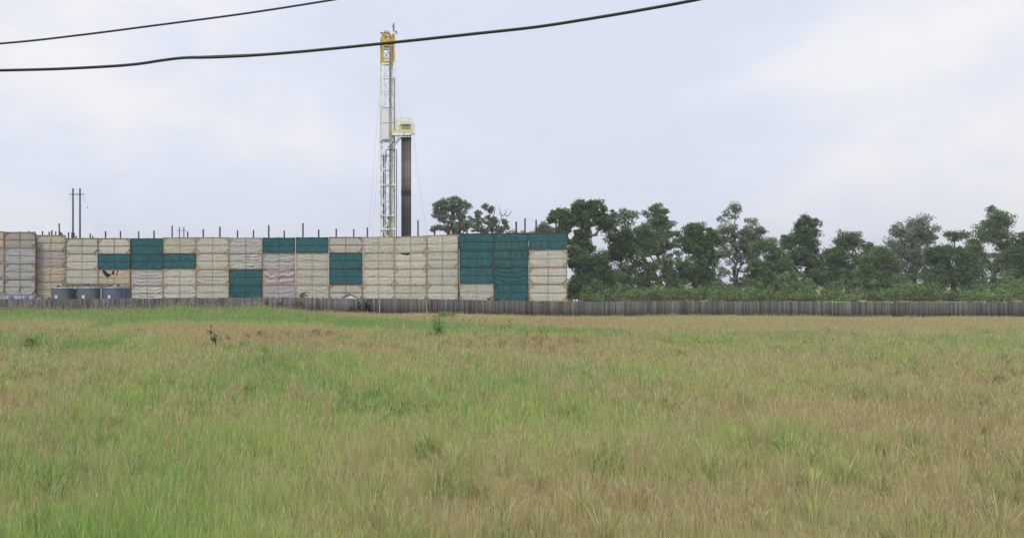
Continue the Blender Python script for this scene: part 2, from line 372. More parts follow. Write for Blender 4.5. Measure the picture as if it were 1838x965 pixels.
def build_grass():
    rs = np.random.RandomState(5)
    V, F, C = [], [], []
    base = 0
    bands = [(10.5, 15, 520, 0.007), (15, 20, 380, 0.009), (20, 28, 260, 0.012), (28, 40, 170, 0.017), (40, 56, 120, 0.024), (56, 74, 95, 0.031), (74, 91.6, 80, 0.038)]
    for y0, y1, dens, w in bands:
        xa, xb = -0.40 * y1 - 1, 0.94 * y1 + 1
        n = int((xb - xa) * (y1 - y0) * dens)
        x = rs.uniform(xa, xb, n); y = rs.uniform(y0, y1, n)
        k = (x > -0.385 * y - 1.2) & (x < 0.925 * y + 1.2)
        x, y = x[k], y[k]; n = len(x)
        # clumping
        cl = vnoise(x, y, 0.35, 7); k = rs.rand(n) < (0.45 + 0.75 * cl); x, y = x[k], y[k]; n = len(x)
        g = lush(x, y)
        tall = 0.26 + 0.36 * g + 0.26 * (vnoise(x, y, 1.7, 5) - 0.5) + 0.34 * (vnoise(x, y, 0.55, 9) - 0.5) * sstep(60, 30, y)
        # the belt of high grass in front of the fence on the left
        belt = sstep(78, 84, y) * sstep(2, -4, x)
        tall = tall + 0.34 * belt * (0.1 + 1.5 * vnoise(x, y * 0.3, 5.0, 12) * vnoise(x, y, 1.6, 13) + 0.3 * vnoise(x, y, 0.8, 14))
        # close to the fence on the right the turf is short
        short = sstep(84, 90, y) * sstep(6, 12, x); tall = tall * (1 - 0.45 * short)
        near = sstep(30, 12, y); tall = tall * (1 - 0.15 * near)
        far_ = float(sstep(25, 60, y0)); h = tall * rs.uniform(0.6, 1.2, n)
        seed = rs.rand(n) < (0.10 + 0.22 * (1 - g)); h = np.where(seed, h * 1.25, h)
        z = ground_z(x, y) - 0.02
        az = rs.uniform(0, 2 * np.pi, n); ln = h * rs.uniform(0.05, 0.55, n) * np.where(seed, 0.5, 1)
        face = rs.normal(0, 0.7, n)              # blade plane mostly across the view but any way round
        wx, wy = np.cos(face), np.sin(face)
        hw = w * rs.uniform(0.6, 1.4, n) * np.where(seed, 0.55, 1) / 2
        dx, dy = np.cos(az) * ln, np.sin(az) * ln
        gg = np.clip(g + rs.normal(0, 0.13, n), 0, 1)
        c = palette(gg)
        c = np.where(seed[:, None], STRAW * rs.uniform(0.75, 1.15, n)[:, None] * np.where(g[:, None] > 0.6, np.array([0.85, 0.95, 0.8]), 1), c)
        c = c * (1 + rs.uniform(-0.28, 0.25, n) * (1 - 0.45 * far_))[:, None]
        dead = rs.rand(n) < 0.02; c = np.where(dead[:, None], np.array([0.16, 0.10, 0.05]), c)
        yel = rs.rand(n) < 0.10; c = np.where(yel[:, None], c * np.array([1.25, 1.15, 0.7]), c)
        p0 = np.stack([x - wx * hw, y - wy * hw, z], 1); p1 = np.stack([x + wx * hw, y + wy * hw, z], 1)
        m = 0.55
        mx_, my_, mz = x + dx * 0.35, y + dy * 0.35, z + h * m
        p2 = np.stack([mx_ + wx * hw * 0.85, my_ + wy * hw * 0.85, mz], 1); p3 = np.stack([mx_ - wx * hw * 0.85, my_ - wy * hw * 0.85, mz], 1)
        tip = np.stack([x + dx, y + dy, z + h * (1 - 0.25 * (ln / h) ** 2)], 1)
        # seed heads are wider near the top
        sw = np.where(seed, 2.4, 1.0)[:, None]
        ctr = (p2 + p3) / 2; 
        p2 = ctr + (p2 - ctr) * np.where(seed, 0.8, 1)[:, None]; p3 = ctr + (p3 - ctr) * np.where(seed, 0.8, 1)[:, None]
        pts = np.stack([p0, p1, p2, p3, tip], 1).reshape(-1, 3)
        b = base + np.arange(n) * 5
        F.append(np.concatenate([np.stack([b, b + 1, b + 2], 1), np.stack([b, b + 2, b + 3], 1), np.stack([b + 3, b + 2, b + 4], 1)]))
        C.append(np.repeat(c, 5, 0)); V.append(pts); base += n * 5
        # a panicle for each seeding stem: a narrow kite at the tip
        ix = np.where(seed)[0]; ns = len(ix)
        if ns:
            t = tip[ix]; L_ = (h[ix] * 0.30); a2 = az[ix]
            sx, sy = wx[ix], wy[ix]; hw2 = w * (0.95 - 0.5 * far_) * rs.uniform(0.5, 1.0, ns)
            q0 = t - np.stack([np.cos(a2) * L_ * 0.2, np.sin(a2) * L_ * 0.2, L_ * 0.6], 1)
            q2 = t + np.stack([np.cos(a2) * L_ * 0.2, np.sin(a2) * L_ * 0.2, L_ * 0.45], 1)
            q1 = t + np.stack([sx * hw2, sy * hw2, 0 * hw2], 1); q3 = t - np.stack([sx * hw2, sy * hw2, 0 * hw2], 1)
            V.append(np.stack([q0, q1, q2, q3], 1).reshape(-1, 3))
            b = base + np.arange(ns) * 4
            F.append(np.concatenate([np.stack([b, b + 1, b + 2], 1), np.stack([b, b + 2, b + 3], 1)]))
            hc = np.where((rs.rand(ns) < 0.45)[:, None], np.array([0.44, 0.31, 0.19]), np.array([0.50, 0.46, 0.28])) * rs.uniform(0.8, 1.2, ns)[:, None]
            C.append(np.repeat(hc, 4, 0)); base += ns * 4
    # tussocks of longer arching blades, and sheaves of pale seeding stems, thickest in the near field
    nt_ = 2600
    yy = 10.5 + (rs.rand(nt_) ** 0.75) * 46; xx = rs.uniform(-0.38, 0.92, nt_) * yy
    kp = vnoise(xx, yy, 4.0, 21) + rs.normal(0, 0.15, nt_) > 0.42; xx, yy = xx[kp], yy[kp]; nt_ = len(xx)
    nb = 40; gx = lush(xx, yy); kind = rs.rand(nt_) < 0.35
    big = rs.uniform(0.55, 1.15, nt_)
    X_ = np.repeat(xx, nb); Y_ = np.repeat(yy, nb); n = len(X_); K_ = np.repeat(kind, nb); B_g = np.repeat(big, nb)
    az = rs.uniform(0, 2 * np.pi, n); r0 = rs.uniform(0, 0.2, n) * B_g; x = X_ + np.cos(az) * r0; y = Y_ + np.sin(az) * r0
    h = rs.uniform(0.45, 0.85, n) * B_g * np.where(K_, 1.15, 0.9); out_ = h * rs.uniform(0.1, 0.75, n) * np.where(K_, 0.45, 1.0)
    w = (0.0022 + 0.00026 * Y_) * rs.uniform(0.7, 1.5, n) * np.where(K_, 0.6, 1.25)
    z = ground_z(x, y) - 0.02; fa = az + np.pi / 2 + rs.normal(0, 0.5, n); wx, wy = np.cos(fa) * w, np.sin(fa) * w
    dx, dy = np.cos(az), np.sin(az)
    def lvl(t): return x + dx * out_ * t ** 1.8, y + dy * out_ * t ** 1.8, z + h * (t - 0.42 * (out_ / h) * t ** 3)
    rows = []
    for t, ws in ((0, 0.8), (0.4, 1.0), (0.75, 0.75)):
        a, b_, c_ = lvl(t); rows += [np.stack([a - wx * ws, b_ - wy * ws, c_], 1), np.stack([a + wx * ws, b_ + wy * ws, c_], 1)]
    a, b_, c_ = lvl(1.0); rows.append(np.stack([a, b_, c_], 1))
    pts = np.stack(rows, 1).reshape(-1, 3); b = base + np.arange(n) * 7
    F.append(np.concatenate([np.stack(q, 1) for q in [(b, b + 1, b + 3), (b, b + 3, b + 2), (b + 2, b + 3, b + 5), (b + 2, b + 5, b + 4), (b + 4, b + 5, b + 6)]]))
    gg = np.clip(np.repeat(gx, nb) + 0.16 + rs.normal(0, 0.12, n), 0, 1); c = palette(gg) * np.repeat(rs.uniform(0.72, 1.05, nt_), nb)[:, None] * rs.uniform(0.75, 1.2, n)[:, None]
    c = np.where(K_[:, None], STRAW * rs.uniform(0.8, 1.2, n)[:, None], c)
    V.append(pts); C.append(np.repeat(c, 7, 0)); base += n * 7
    o = np_mesh('grass', np.concatenate(V), np.concatenate(F), M['grass'], cols=np.concatenate(C))
    tag(o, 'tall unmown green and straw coloured grass covering the field in front of the fence', 'grass', kind='stuff')
build_grass()

# ------------------------------------------------------------------ fence of grey pickets
def build_fence():
    root = empty('picket_fence', (0, FENCE_D, 0))
    tag(root, 'long weathered grey wooden picket fence running across the back of the grass field', 'fence')
    rs = random.Random(3)
    x = -42.0; sec = 2.44
    while x < 93:
        V, F, C = [], [], []
        def bx(x0, x1, y0, y1, z0, z1, c, dz=0.0):
            b = len(V)
            for z, yy in ((z0, 0), (z1, dz)):
                V.extend([(x0, y0 + yy, z), (x1, y0 + yy, z), (x1, y1 + yy, z), (x0, y1 + yy, z)])
            F.extend([(b+3, b+2, b+1, b), (b+4, b+5, b+6, b+7), (b, b+1, b+5, b+4), (b+1, b+2, b+6, b+5), (b+2, b+3, b+7, b+6), (b+3, b, b+4, b+7)])
            C.extend([c] * 8)
        zs = float(np.interp(x + sec / 2, _fbx, _fbz)) + rs.uniform(-0.025, 0.025)
        tone = rs.uniform(0.85, 1.12); lean = rs.uniform(-0.03, 0.03)
        k = 0; px = 0.0
        slope = (float(np.interp(x + sec, _fbx, _fbz)) - float(np.interp(x, _fbx, _fbz))) / sec
        while px < sec - 0.02:
            w = min(0.14, sec - px) - 0.006 - (0.006 if rs.random() < 0.15 else 0)
            t = tone * rs.choice([0.6, 0.78, 0.9, 1.0, 1.05, 1.2, 1.45])
            c = (0.122 * t, 0.115 * t * rs.uniform(0.96, 1.02), 0.111 * t * rs.uniform(0.92, 1.06))
            if rs.random() < 0.05: c = (0.10 * t, 0.088 * t, 0.066 * t)
            zz = zs + slope * (px - sec / 2) + rs.uniform(-0.02, 0.02)
            yo = rs.uniform(-0.006, 0.006)
            bx(px, px + w, yo - 0.01, yo + 0.01, zz - 0.12, zz + 1.83 + rs.uniform(-0.02, 0.02) - (rs.uniform(0.06, 0.22) if rs.random() < 0.04 else 0), c, lean + rs.uniform(-0.015, 0.015))
            px += 0.14
        for rz in (0.3, 1.0, 1.6):
            bx(0, sec - 0.003, 0.03, 0.07, zs + rz, zs + rz + 0.09, (0.15, 0.14, 0.13), 0.0)
        bx(-0.045, 0.045, 0.075, 0.165, zs - 0.2, zs + 1.7, (0.14, 0.13, 0.12), 0.0)
        o = np_mesh('fence_panel', np.array(V), np.array(F), M['wood'], parent=root, cols=np.array(C))
        o.location = (x, 0.0, 0.0); x += sec
build_fence()

# ------------------------------------------------------------------ the sound wall: stacked framed fabric panels
ROWH = 2.92
def pt_in_poly(u, v, poly):
    ins = np.zeros(u.shape, bool); j = len(poly) - 1
    for i in range(len(poly)):
        xi, yi = poly[i]; xj, yj = poly[j]
        c = ((yi > v) != (yj > v)) & (u < (xj - xi) * (v - yi) / (yj - yi + 1e-12) + xi)
        ins ^= c; j = i
    return ins

def panel(parent, A, B, ztop, kind, frame, wr, seed, holes=(), label=None, h=ROWH, braces=True):
    """A, B: (x, y) of left and right edge. fabric sheet + its pipe frame"""
    rs = np.random.RandomState(seed)
    nu, nv = 56, 28
    u = np.linspace(0, 1, nu + 1); v = np.linspace(0, 1, nv + 1)
    U, Vv = np.meshgrid(u, v)
    A = np.array(A, float); B = np.array(B, float); d = B - A; Lw = np.linalg.norm(d); t = d / Lw; nrm = np.array([t[1], -t[0]])
    if nrm[1] > 0: nrm = -nrm
    su = (U * 2) % 1.0; sv = (Vv * 2) % 1.0
    pill = (np.sin(np.pi * np.clip(sv, 0, 1)) ** 0.8) * (np.sin(np.pi * su) ** 0.5)
    bow = (2 * U - 1) ** 2 * rs.uniform(0.1, 0.5) + (2 * su - 1) ** 2 * rs.uniform(0.0, 0.35)
    ph = rs.uniform(0, 6.28, 4)
    kf = rs.uniform(3, 7)
    n_lo = vnoise(U * Lw, Vv * h, 1.1, seed % 97); n_hi = vnoise(U * Lw, Vv * h * 2.2, 0.5, seed % 89 + 3)
    a_ = (Vv * kf * 0.75 - bow * 1.4 + 0.5 * n_lo + ph[0]) % 1.0
    fold = (np.where(a_ < 0.72, a_ / 0.72, (1 - a_) / 0.28) - 0.5) * 2 * np.clip(vnoise(U * Lw, Vv * h * 1.5, 0.9, seed % 71 + 5) * 2.0 - 0.45, 0, 1.3)
    diag = np.sin(2 * np.pi * ((U * rs.choice([-1, 1]) * 2.2 + Vv * 3) + n_lo) + ph[1]) * (n_hi)
    drape = np.abs(np.sin(2 * np.pi * (U * rs.uniform(2, 5) + 0.2 * n_lo) + ph[2]))
    dsp = 0.035 * pill + wr * (0.030 * fold + 0.012 * diag + 0.006 * drape + 0.02 * (n_hi - 0.5))
    # pulled tight along the frame
    edge = np.minimum.reduce([U * Lw, (1 - U) * Lw, Vv * h, (1 - Vv) * h]); dsp = dsp * np.clip(edge / 0.25, 0.15, 1)
    X = A[0] + t[0] * Lw * U + nrm[0] * dsp; Y = A[1] + t[1] * Lw * U + nrm[1] * dsp
    Z = ztop - h * (1 - Vv) + 0.02 * (n_lo - 0.5)
    if True:  # top hem droops a little between the ties
        Z = Z - 0.05 * np.sin(np.pi * su) ** 2 * (Vv > 0.98)
    verts = np.stack([X.ravel(), Y.ravel(), Z.ravel()], 1)
    i = np.arange(nu)[None, :] + np.arange(nv)[:, None] * (nu + 1)
    faces = np.stack([i, i + 1, i + nu + 2, i + nu + 1], -1).reshape(-1, 4)
    uc = ((U[:-1, :-1] + U[1:, 1:]) / 2).ravel(); vc = ((Vv[:-1, :-1] + Vv[1:, 1:]) / 2).ravel()
    keep = np.ones(len(faces), bool)
    for poly in holes: keep &= ~pt_in_poly(uc, vc, poly)
    faces = faces[keep]
    o = np_mesh('fabric_panel', verts - np.array(parent.location), faces, M[kind], parent=parent, smooth=True)
    uvl = o.data.uv_layers.new(name='UVMap'); vi = faces.ravel()
    uvs = np.stack([U.ravel()[vi], Vv.ravel()[vi]], 1).astype(np.float32); uvl.data.foreach_set('uv', uvs.ravel())
    if label: o['label'] = label
    # frame: sits just proud of the cloth
    fm = {'s': 'straw', 'r': 'rust', 'R': 'rust_red', 'g': 'dark_frame'}[frame[0]]
    fr = MB(); rr = {'0': 0.024, '1': 0.040, '2': 0.055}[frame[1]]
    def Q(uu, vv, dd=0.07):
        return (A[0] + t[0] * Lw * uu + nrm[0] * dd, A[1] + t[1] * Lw * uu + nrm[1] * dd, ztop - h * (1 - vv))
    e0, e1 = 0.008, 0.992; f0, f1 = 0.014, 0.986
    sag = lambda uu, vv: (lambda q: (q[0], q[1], q[2] - 0.05 * math.sin(math.pi * ((uu * 2) % 1.0)) ))(Q(uu, vv))
    for vv in (f0, f1): fr.tube([sag(e0 + (e1 - e0) * k / 8, vv) for k in range(9)], rr * 1.25, 5)
    fr.tube([Q(e0, f0), Q(e0, f1)], rr * 1.1, 5); fr.tube([Q(e1, f0), Q(e1, f1)], rr * 1.1, 5)
    fr.tube([Q(0.5, f0, 0.06), Q(0.5, f1, 0.06)], rr, 5)
    fr.tube([Q(e0, 0.5, 0.06), Q(0.25, 0.5 - rs.uniform(-.01, .012), 0.06), Q(0.5, 0.5, 0.06), Q(0.75, 0.5 - rs.uniform(-.01, .012), 0.06), Q(e1, 0.5, 0.06)], rr, 5)
    if braces:
        b = 0.82
        for sx in (0, 1):
            for sz in (0, 1):
                if rs.rand() < 0.2: continue
                ue = e0 if sx == 0 else e1; ui = ue + (b / Lw if sx == 0 else -b / Lw)
                ve = f0 if sz == 0 else f1; vi_ = ve + (b / h if sz == 0 else -b / h)
                fr.tube([Q(ue, vi_, 0.08), Q(ui, ve, 0.08)], rr * 1.0, 5)
    fo = fr.build('panel_frame', M[fm], parent)
    # frame is a sub-part of its panel
    fo.parent = o
    return o

def build_wall(label, cols_, posts, pid):
    x0, d0 = cols_[0][0], cols_[0][1]
    p = P(x0, HZ, d0); root = empty('sound_wall', (p.x, p.y, 0.4)); tag(root, label, 'sound wall')
    back = MB()
    for ci, c in enumerate(cols_):
        pxL, dL, pxR, dR, tL, tR, rows = c[:7]; extra = c[7] if len(c) > 7 else {}
        a = P(pxL, HZ, dL); b = P(pxR, HZ, dR)
        zt = (P(pxL, tL, dL).z + P(pxR, tR, dR).z) / 2
        ta = (Vector((b.x, b.y)) - Vector((a.x, a.y))).normalized() * 0.006
        A = (a.x + ta.x, a.y + ta.y); B = (b.x - ta.x, b.y - ta.y)
        for ri, spec in enumerate(rows):
            kind, frame, wr = spec[:3]; hs = spec[3] if len(spec) > 3 else ()
            lab = spec[4] if len(spec) > 4 else {'green': 'dark green fabric panel', 'green_dull': 'dark green fabric panel, dulled and dusty', 'pink': 'pinkish fabric panel'}.get(kind)
            panel(root, A, B, zt - ri * ROWH, kind, frame, wr, pid * 1000 + ci * 10 + ri, hs, lab, braces=spec[5] if len(spec) > 5 else True)
        zb = zt - ROWH * len(rows)
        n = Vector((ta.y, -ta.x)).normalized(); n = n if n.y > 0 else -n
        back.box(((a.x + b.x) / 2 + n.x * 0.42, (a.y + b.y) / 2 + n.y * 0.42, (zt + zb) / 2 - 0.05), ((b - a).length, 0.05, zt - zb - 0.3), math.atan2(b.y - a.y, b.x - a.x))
    back.build('shade_backing', M['backing'], root)  # added dark sheet, keeps torn holes and gaps dark instead of showing sky
    for px, py, dd in posts:
        q = P(px, py, dd); r = 0.145
        m = MB().tube([(q.x, q.y, 0.2), (q.x, q.y, q.z)], r * (0.9 + 0.2 * ((px * 7) % 1)), 10)
        m.build('steel_post', M['pile'], root, smooth=False)
    return root

B_, C_, G_ = 'beige', 'cream', 'green'
tear_a = [[(0.10, 1.0), (0.20, 1.0), (0.30, 0.76), (0.41, 0.68), (0.31, 0.42), (0.23, 0.56)], [(0.41, 0.70), (0.47, 1.0), (0.505, 1.0), (0.505, 0.68)], [(0.56, 0.62), (0.60, 0.98), (0.635, 0.98), (0.59, 0.62)]]
build_wall('tallest grey brown fabric sound wall section at the left edge, above the low blue cylinders',
  [(-52, 150, 7.4, 150, 415, 415.5, [('tan', 'r2', 1.0), ('grey', 's2', 1.0), ('grey', 's2', 1.0), ('grey', 'r1', 1)]),
   (8, 150, 64, 150, 416, 416, [('mauve', 'r2', 1.3), ('grey', 's2', 1.4), ('grey', 'r2', 1.3), ('grey', 'r2', 1.4,
       ([(0.43, 0.26), (0.50, 0.25), (0.54, 0.36), (0.46, 0.34)], [(0.54, 0.40), (0.57, 0.40), (0.57, 0.52), (0.55, 0.5)], [(0.965, 0.28), (0.99, 0.28), (0.99, 0.42), (0.97, 0.4)]), 'grey fabric panel with torn holes')])],
  [(52, 414.5, 152)], 1)
build_wall('cream and pink fabric sound wall section, single panel wide, behind the leftmost grey tank',
  [(64.6, 151.5, 118, 152.5, 420.5, 422.5, [(C_, 's2', 0.8), ('pink', 's1', 1.2), ('tan', 's1', 1.5), ('cream', 's1', 1.0)])],
  [(76.3, 414.5, 156), (88.4, 416, 158), (93.1, 413, 156), (100, 415, 160), (106.3, 401, 157), (108.6, 416, 163), (111.2, 418, 165)], 2)
long_cols = [
 (118.5, 151.5, 176, 151, 427, 427, [(B_, 'r2', 0.9), (B_, 's1', 1.3), (B_, 's0', 1.0, (), None, False), (B_, 's1', 1.0)]),
 (176, 151, 234, 150.6, 427, 427.3, [(B_, 'r2', 1.0), (G_, 'g1', 1.0, (), None, False), ('tan', 's1', 1.5, tear_a, 'tan fabric panel with a ragged dark tear'), ('tan', 's1', 1.6)]),
 (235, 150.6, 293, 150.3, 427.5, 427.2, [(G_, 'g1', 1.0, (), None, False), (G_, 'g1', 1.3, (), None, False), ('lilac', 's1', 2.0), ('pale', 'r1', 3.4, (), 'pale fabric panel sagging loose at the bottom')]),
 (293, 150.3, 352, 150, 426, 425.6, [('cream', 's2', 1.2), (G_, 'g1', 1.3, (), None, False), (B_, 's1', 1.6), (B_, 's2', 1.2)]),
 (352, 150, 411, 150, 425.5, 425.5, [(B_, 's2', 1.0), (B_, 's1', 0.9), (B_, 's2', 1.7), (B_, 's1', 1.0)]),
 (411, 150, 471, 149.8, 426.5, 426, [('lilac', 's1', 1.5), ('pale', 'r1', 3.8, (), 'badly creased pale fabric panel', False), (G_, 'g1', 0.6), (G_, 'g1', 0.7)]),
 (471.3, 149.8, 530, 149.6, 426, 426, [(G_, 'g1', 1.0, (), None, False), ('lilac', 's1', 2.2), ('pink', 'R1', 4.5, (), 'pinkish creased fabric panel', False), ('lilac', 's0', 1.8, (), None, False)]),
 (530.8, 149.6, 590, 149.4, 425.8, 425.3, [(G_, 'g1', 1.0, (), None, False), (B_, 's1', 2.2, (), None, False), (B_, 's1', 1.5, (), None, False), (B_, 's1', 1.6, (), None, False)]),
 (590.5, 149.4, 651, 149, 425.2, 424.8, [(B_, 'R2', 0.8), (G_, 'g1', 0.8, (), None, False), (G_, 'g1', 0.7, (), None, False), (B_, 'R2', 0.8)]),
 (651.5, 149, 708, 147.2, 425, 424, [(B_, 's1', 1.1, (), None, False), (B_, 's1', 1.4), (B_, 's1', 1.4), (B_, 's1', 1.0)]),
 (708, 147.2, 766, 144.6, 424, 423, [(B_, 's1', 1.2), (B_, 's2', 1.0, ([(0.13, 1.0), (0.52, 1.0), (0.50, 0.92), (0.44, 0.82), (0.34, 0.84), (0.22, 0.88)],), 'beige fabric panel with a sagging tear along its top edge'), (B_, 's2', 1.3, ([(0.61, 0.02), (0.66, 0.02), (0.66, 0.09), (0.62, 0.08)],), 'beige fabric panel with a small dark hole low down'), (B_, 's2', 1.0)]),
 (766.4, 144.6, 822.6, 142, 422.2, 420.5, [(B_, 's1', 1.1), (B_, 's2', 1.2), (B_, 's1', 1.0, (), None, False), (B_, 's2', 0.9)]),
]
long_posts = [(123, 416.5, 153), (129.2, 417, 155), (133, 417.4, 157), (136.6, 423, 160), (162, 419, 152.5), (166.3, 423.4, 156), (189.5, 415, 152), (216.3, 414.6, 152), (249, 415, 151.7), (276.5, 414, 151.5),
 (309, 405, 151.3), (337, 416, 151.2), (364.8, 411.5, 151.1), (394.7, 406.8, 151), (426.3, 413, 151), (455, 412.6, 151), (482.4, 404, 150.9), (510.2, 414, 150.8), (543.8, 400.2, 150.7), (572.1, 412, 150.6),
 (603.5, 410.3, 150.5), (635, 411, 150.4), (659.3, 408, 150.1), (750.3, 395, 147), (780.3, 413, 145.5)]
build_wall('long beige fabric sound wall run with scattered dark green panels, behind the tanks and mast', long_cols, long_posts, 3)
build_wall('right hand sound wall run, two full columns mostly dark green and a beige end column',
 [(825, 140.8, 886, 140.3, 418.6, 418.3, [(G_, 'g1', 0.9, (), None, False), (G_, 'g1', 0.9), (G_, 'g1', 1.1, (), None, False), ('beige', 's1', 1.1)]),
  (886, 140.3, 949, 139.4, 418.2, 418.2, [('green_dull', 'g1', 1.0, (), None, False), ('green_dull', 'g1', 1.1, (), None, False), (G_, 'g1', 2.6, (), None, False), (G_, 'g1', 0.7)]),
  (949.6, 139.3, 1018, 137.6, 417.8, 417.2, [('green_dull', 'g0', 0.8, (), None, False), (B_, 's1', 1.1), (B_, 'r2', 1.2), (B_, 's2', 0.8)])],
 [(838.2, 405.5, 142), (867, 411, 142), (873.4, 413, 142.5), (898.9, 405, 141.6), (926.5, 397.4, 141.2), (942.3, 391.6, 141), (962.3, 394.4, 140.6), (998, 392, 140.2), (1003.6, 392, 140.4), (819.5, 418, 143.2)], 4)

# ------------------------------------------------------------------ drilling rig
RD = 185.0
def Q(px, py, dy=0.0):
    p = P(px, py, RD); p.y += dy; return p
def build_rig():
    base = Q(696.5, 507); base.z = 0.4
    root = empty('drilling_rig', base)
    tag(root, 'tall white lattice drilling rig mast with yellow crown rising behind the fabric wall', 'drilling rig')
    DEP = 3.0; XL, XR = 686.2, 706.8
    # legs
    for px in (XL, XR):
        for dy in (0, DEP):
            MB().bar(Q(px, 110.5, dy), Q(px, 560, dy) if False else (Q(px, 110, dy).x, RD + dy, 7.6), 0.34, 0.34).build('mast_leg', M['rig_white'], root)
    # bracing of all four faces
    ys = [111, 136, 164, 193, 251, 277, 303, 332, 360, 387, 412, 440]
    for i, y in enumerate(ys):
        hz = MB()
        for dy in (0, DEP): hz.bar(Q(XL, y, dy), Q(XR, y, dy), 0.16, 0.2)
        hz.bar(Q(XL, y + 2.2, 0), Q(XR, y + 2.2, 0), 0.08, 0.08)
        for px in (XL, XR): hz.bar(Q(px, y, 0), Q(px, y, DEP), 0.14, 0.16)
        hz.build('girt', M['rig_white'], root)
        if i + 1 < len(ys) and not (y == 193):
            y2 = ys[i + 1]; br = MB()
            a, b = (XL, XR) if i % 2 == 0 else (XR, XL)
            br.bar(Q(a, y, 0), Q(b, y2, 0), 0.13); br.bar(Q(b, y, DEP), Q(a, y2, DEP), 0.13)
            for px in (XL, XR): br.bar(Q(px, y, 0 if i % 2 else DEP), Q(px, y2, DEP if i % 2 else 0), 0.12)
            br.build('diagonal_brace', M['rig_white'], root)
    for y in (332, 387, 411):
        MB().box(Q(694.5, y, -0.2), (3.5, 0.25, 0.34)).box(Q(684, y, -0.25), (0.55, 0.5, 0.5)).box(Q(707.6, y, -0.25), (0.45, 0.5, 0.45)).build('collar', M['rig_white'], root)
    for y in (196, 251, 263, 278): MB().box(Q(684.8, y, -0.25), (0.3, 0.35, 0.3)).build('bracket', M['rig_white'], root)
    # ladder down the middle
    ld = MB()
    for px in (698.6, 701.8): ld.bar(Q(px, 84, -0.35), (Q(px, 84).x, RD - 0.35, 8), 0.14)
    for k in range(120):
        y = 84 + k * 2.9
        if y > 424: break
        ld.bar(Q(698.6, y, -0.35), Q(701.8, y, -0.35), 0.07)
    ld.box(((Q(700.2, 0).x), RD - 0.15, (Q(0, 84).z + 8) / 2), (0.34, 0.06, Q(0, 84).z - 8))
    ld.build('ladder', M['ladder'], root)
    # windwall box
    z0, z1 = Q(0, 250.6).z, Q(0, 193).z; xc = (Q(684.6, 0).x + Q(707, 0).x) / 2; wd = Q(707, 0).x - Q(684.6, 0).x
    ww = MB().box((xc, RD - 0.22, (z0 + z1) / 2), (wd, 0.12, z1 - z0))
    ww.box((xc - wd / 2 + 0.05, RD + DEP / 2, (z0 + z1) / 2), (0.1, DEP + 0.3, z1 - z0)); ww.box((xc, RD + DEP + 0.22, (z0 + z1) / 2), (wd, 0.1, z1 - z0))
    wo = ww.build('windwall', M['rig_grey'], root)
    for y in (193.4, 221, 250.4): MB().bar(Q(684.4, y, -0.32), Q(707.2, y, -0.32), 0.07, 0.09).build('seam_strip', M['ladder'], wo)
    # crown
    cr = MB()
    for px in (687.0, 706.9):
        for dy in (0, DEP): cr.bar(Q(px, 62, dy - 0.02), Q(px, 111, dy - 0.02), 0.42, 0.42)
    for y in (106, 110.5, 82):
        for dy in (-0.05, DEP): cr.bar(Q(686, y, dy), Q(707.8, y, dy), 0.2, 0.28)
        for px in (686.6, 707.2): cr.bar(Q(px, y, 0), Q(px, y, DEP), 0.18, 0.24)
    cr.box((Q(697, 0).x, RD + DEP / 2, (Q(0, 70).z + Q(0, 79).z) / 2), (3.1, DEP + 0.4, Q(0, 70).z - Q(0, 79).z))
    for px in (686.2, 690, 694, 698, 701.5, 707.6): cr.bar(Q(px, 60 if px < 700 else 64, -0.2), Q(px, 70, -0.2), 0.12)
    cr.bar(Q(686, 61, -0.2), Q(699.5, 61, -0.2), 0.1); cr.bar(Q(686, 65.5, -0.2), Q(708, 65.5, -0.2), 0.1)
    cr.bar(Q(704.2, 62, -0.1), Q(704.2, 70, -0.1), 0.3); cr.box(Q(702.5, 67, 0.6), (0.9, 1.0, 0.7))
    co = cr.build('crown', M['yellow'], root)
    for dy in (-0.05, DEP):
        MB().bar(Q(688, 83, dy), Q(706, 105, dy), 0.1).bar(Q(706, 83, dy), Q(688, 105, dy), 0.1).build('cross_brace', M['ladder'], co)
    sh = MB()   # crown sheave wheels
    c0 = Q(693.8, 64, 1.0); rr = 0.98
    for off in (-0.5, -0.15, 0.2, 0.55):
        pts = [c0 + Vector((math.cos(a) * rr, off, math.sin(a) * rr)) for a in [k * math.pi / 12 for k in range(25)]]
        sh.tube(pts, 0.09, 6, False)
        for a in range(0, 6): sh.bar(c0 + Vector((0, off, 0)), c0 + Vector((math.cos(a) * rr, off, math.sin(a) * rr)), 0.07)
    sh.tube([c0 + Vector((0, -0.7, 0)), c0 + Vector((0, 0.8, 0))], 0.2, 10)
    sh.build('sheave', M['yellow'], co)
    hd = MB().tube([Q(688.5, 64, -0.3), Q(689, 58.5, -0.3), Q(691.5, 56, -0.3), Q(695.5, 56, -0.3), Q(698, 58.5, -0.3), Q(699, 63, -0.3)], 0.06, 5)
    hd.tube([Q(684.2, 60, -0.2), Q(687, 59, -0.2)], 0.06); hd.box(Q(683.9, 60, -0.2), (0.3, 0.3, 0.35)); hd.build('crown_light', M['pipe_grey'], co)
    MB().tube([Q(708, 57.5, 0), Q(711.4, 58.5, 0)], 0.05).box(Q(710.6, 57, 0), (0.32, 0.3, 0.3)).box(Q(712, 60, 0), (0.25, 0.3, 0.25)).build('crown_light', M['pipe_grey'], co)
    bc = MB().tube([Q(706.6, 57, 0), Q(706.6, 70, 0)], 0.2, 8).build('beacon_post', M['rig_white'], co)
    MB().tube([Q(706.6, 51, 0), Q(706.6, 57, 0)], 0.17, 8).build('beacon_band', M['blue'], bc)
    MB().tube([Q(706.6, 50.8, 0), Q(706.4, 48, 0), Q(706.3, 45, 0), Q(707.3, 41, 0)], [0.2, 0.28, 0.26, 0.1], 8).build('beacon', M['red'], bc)
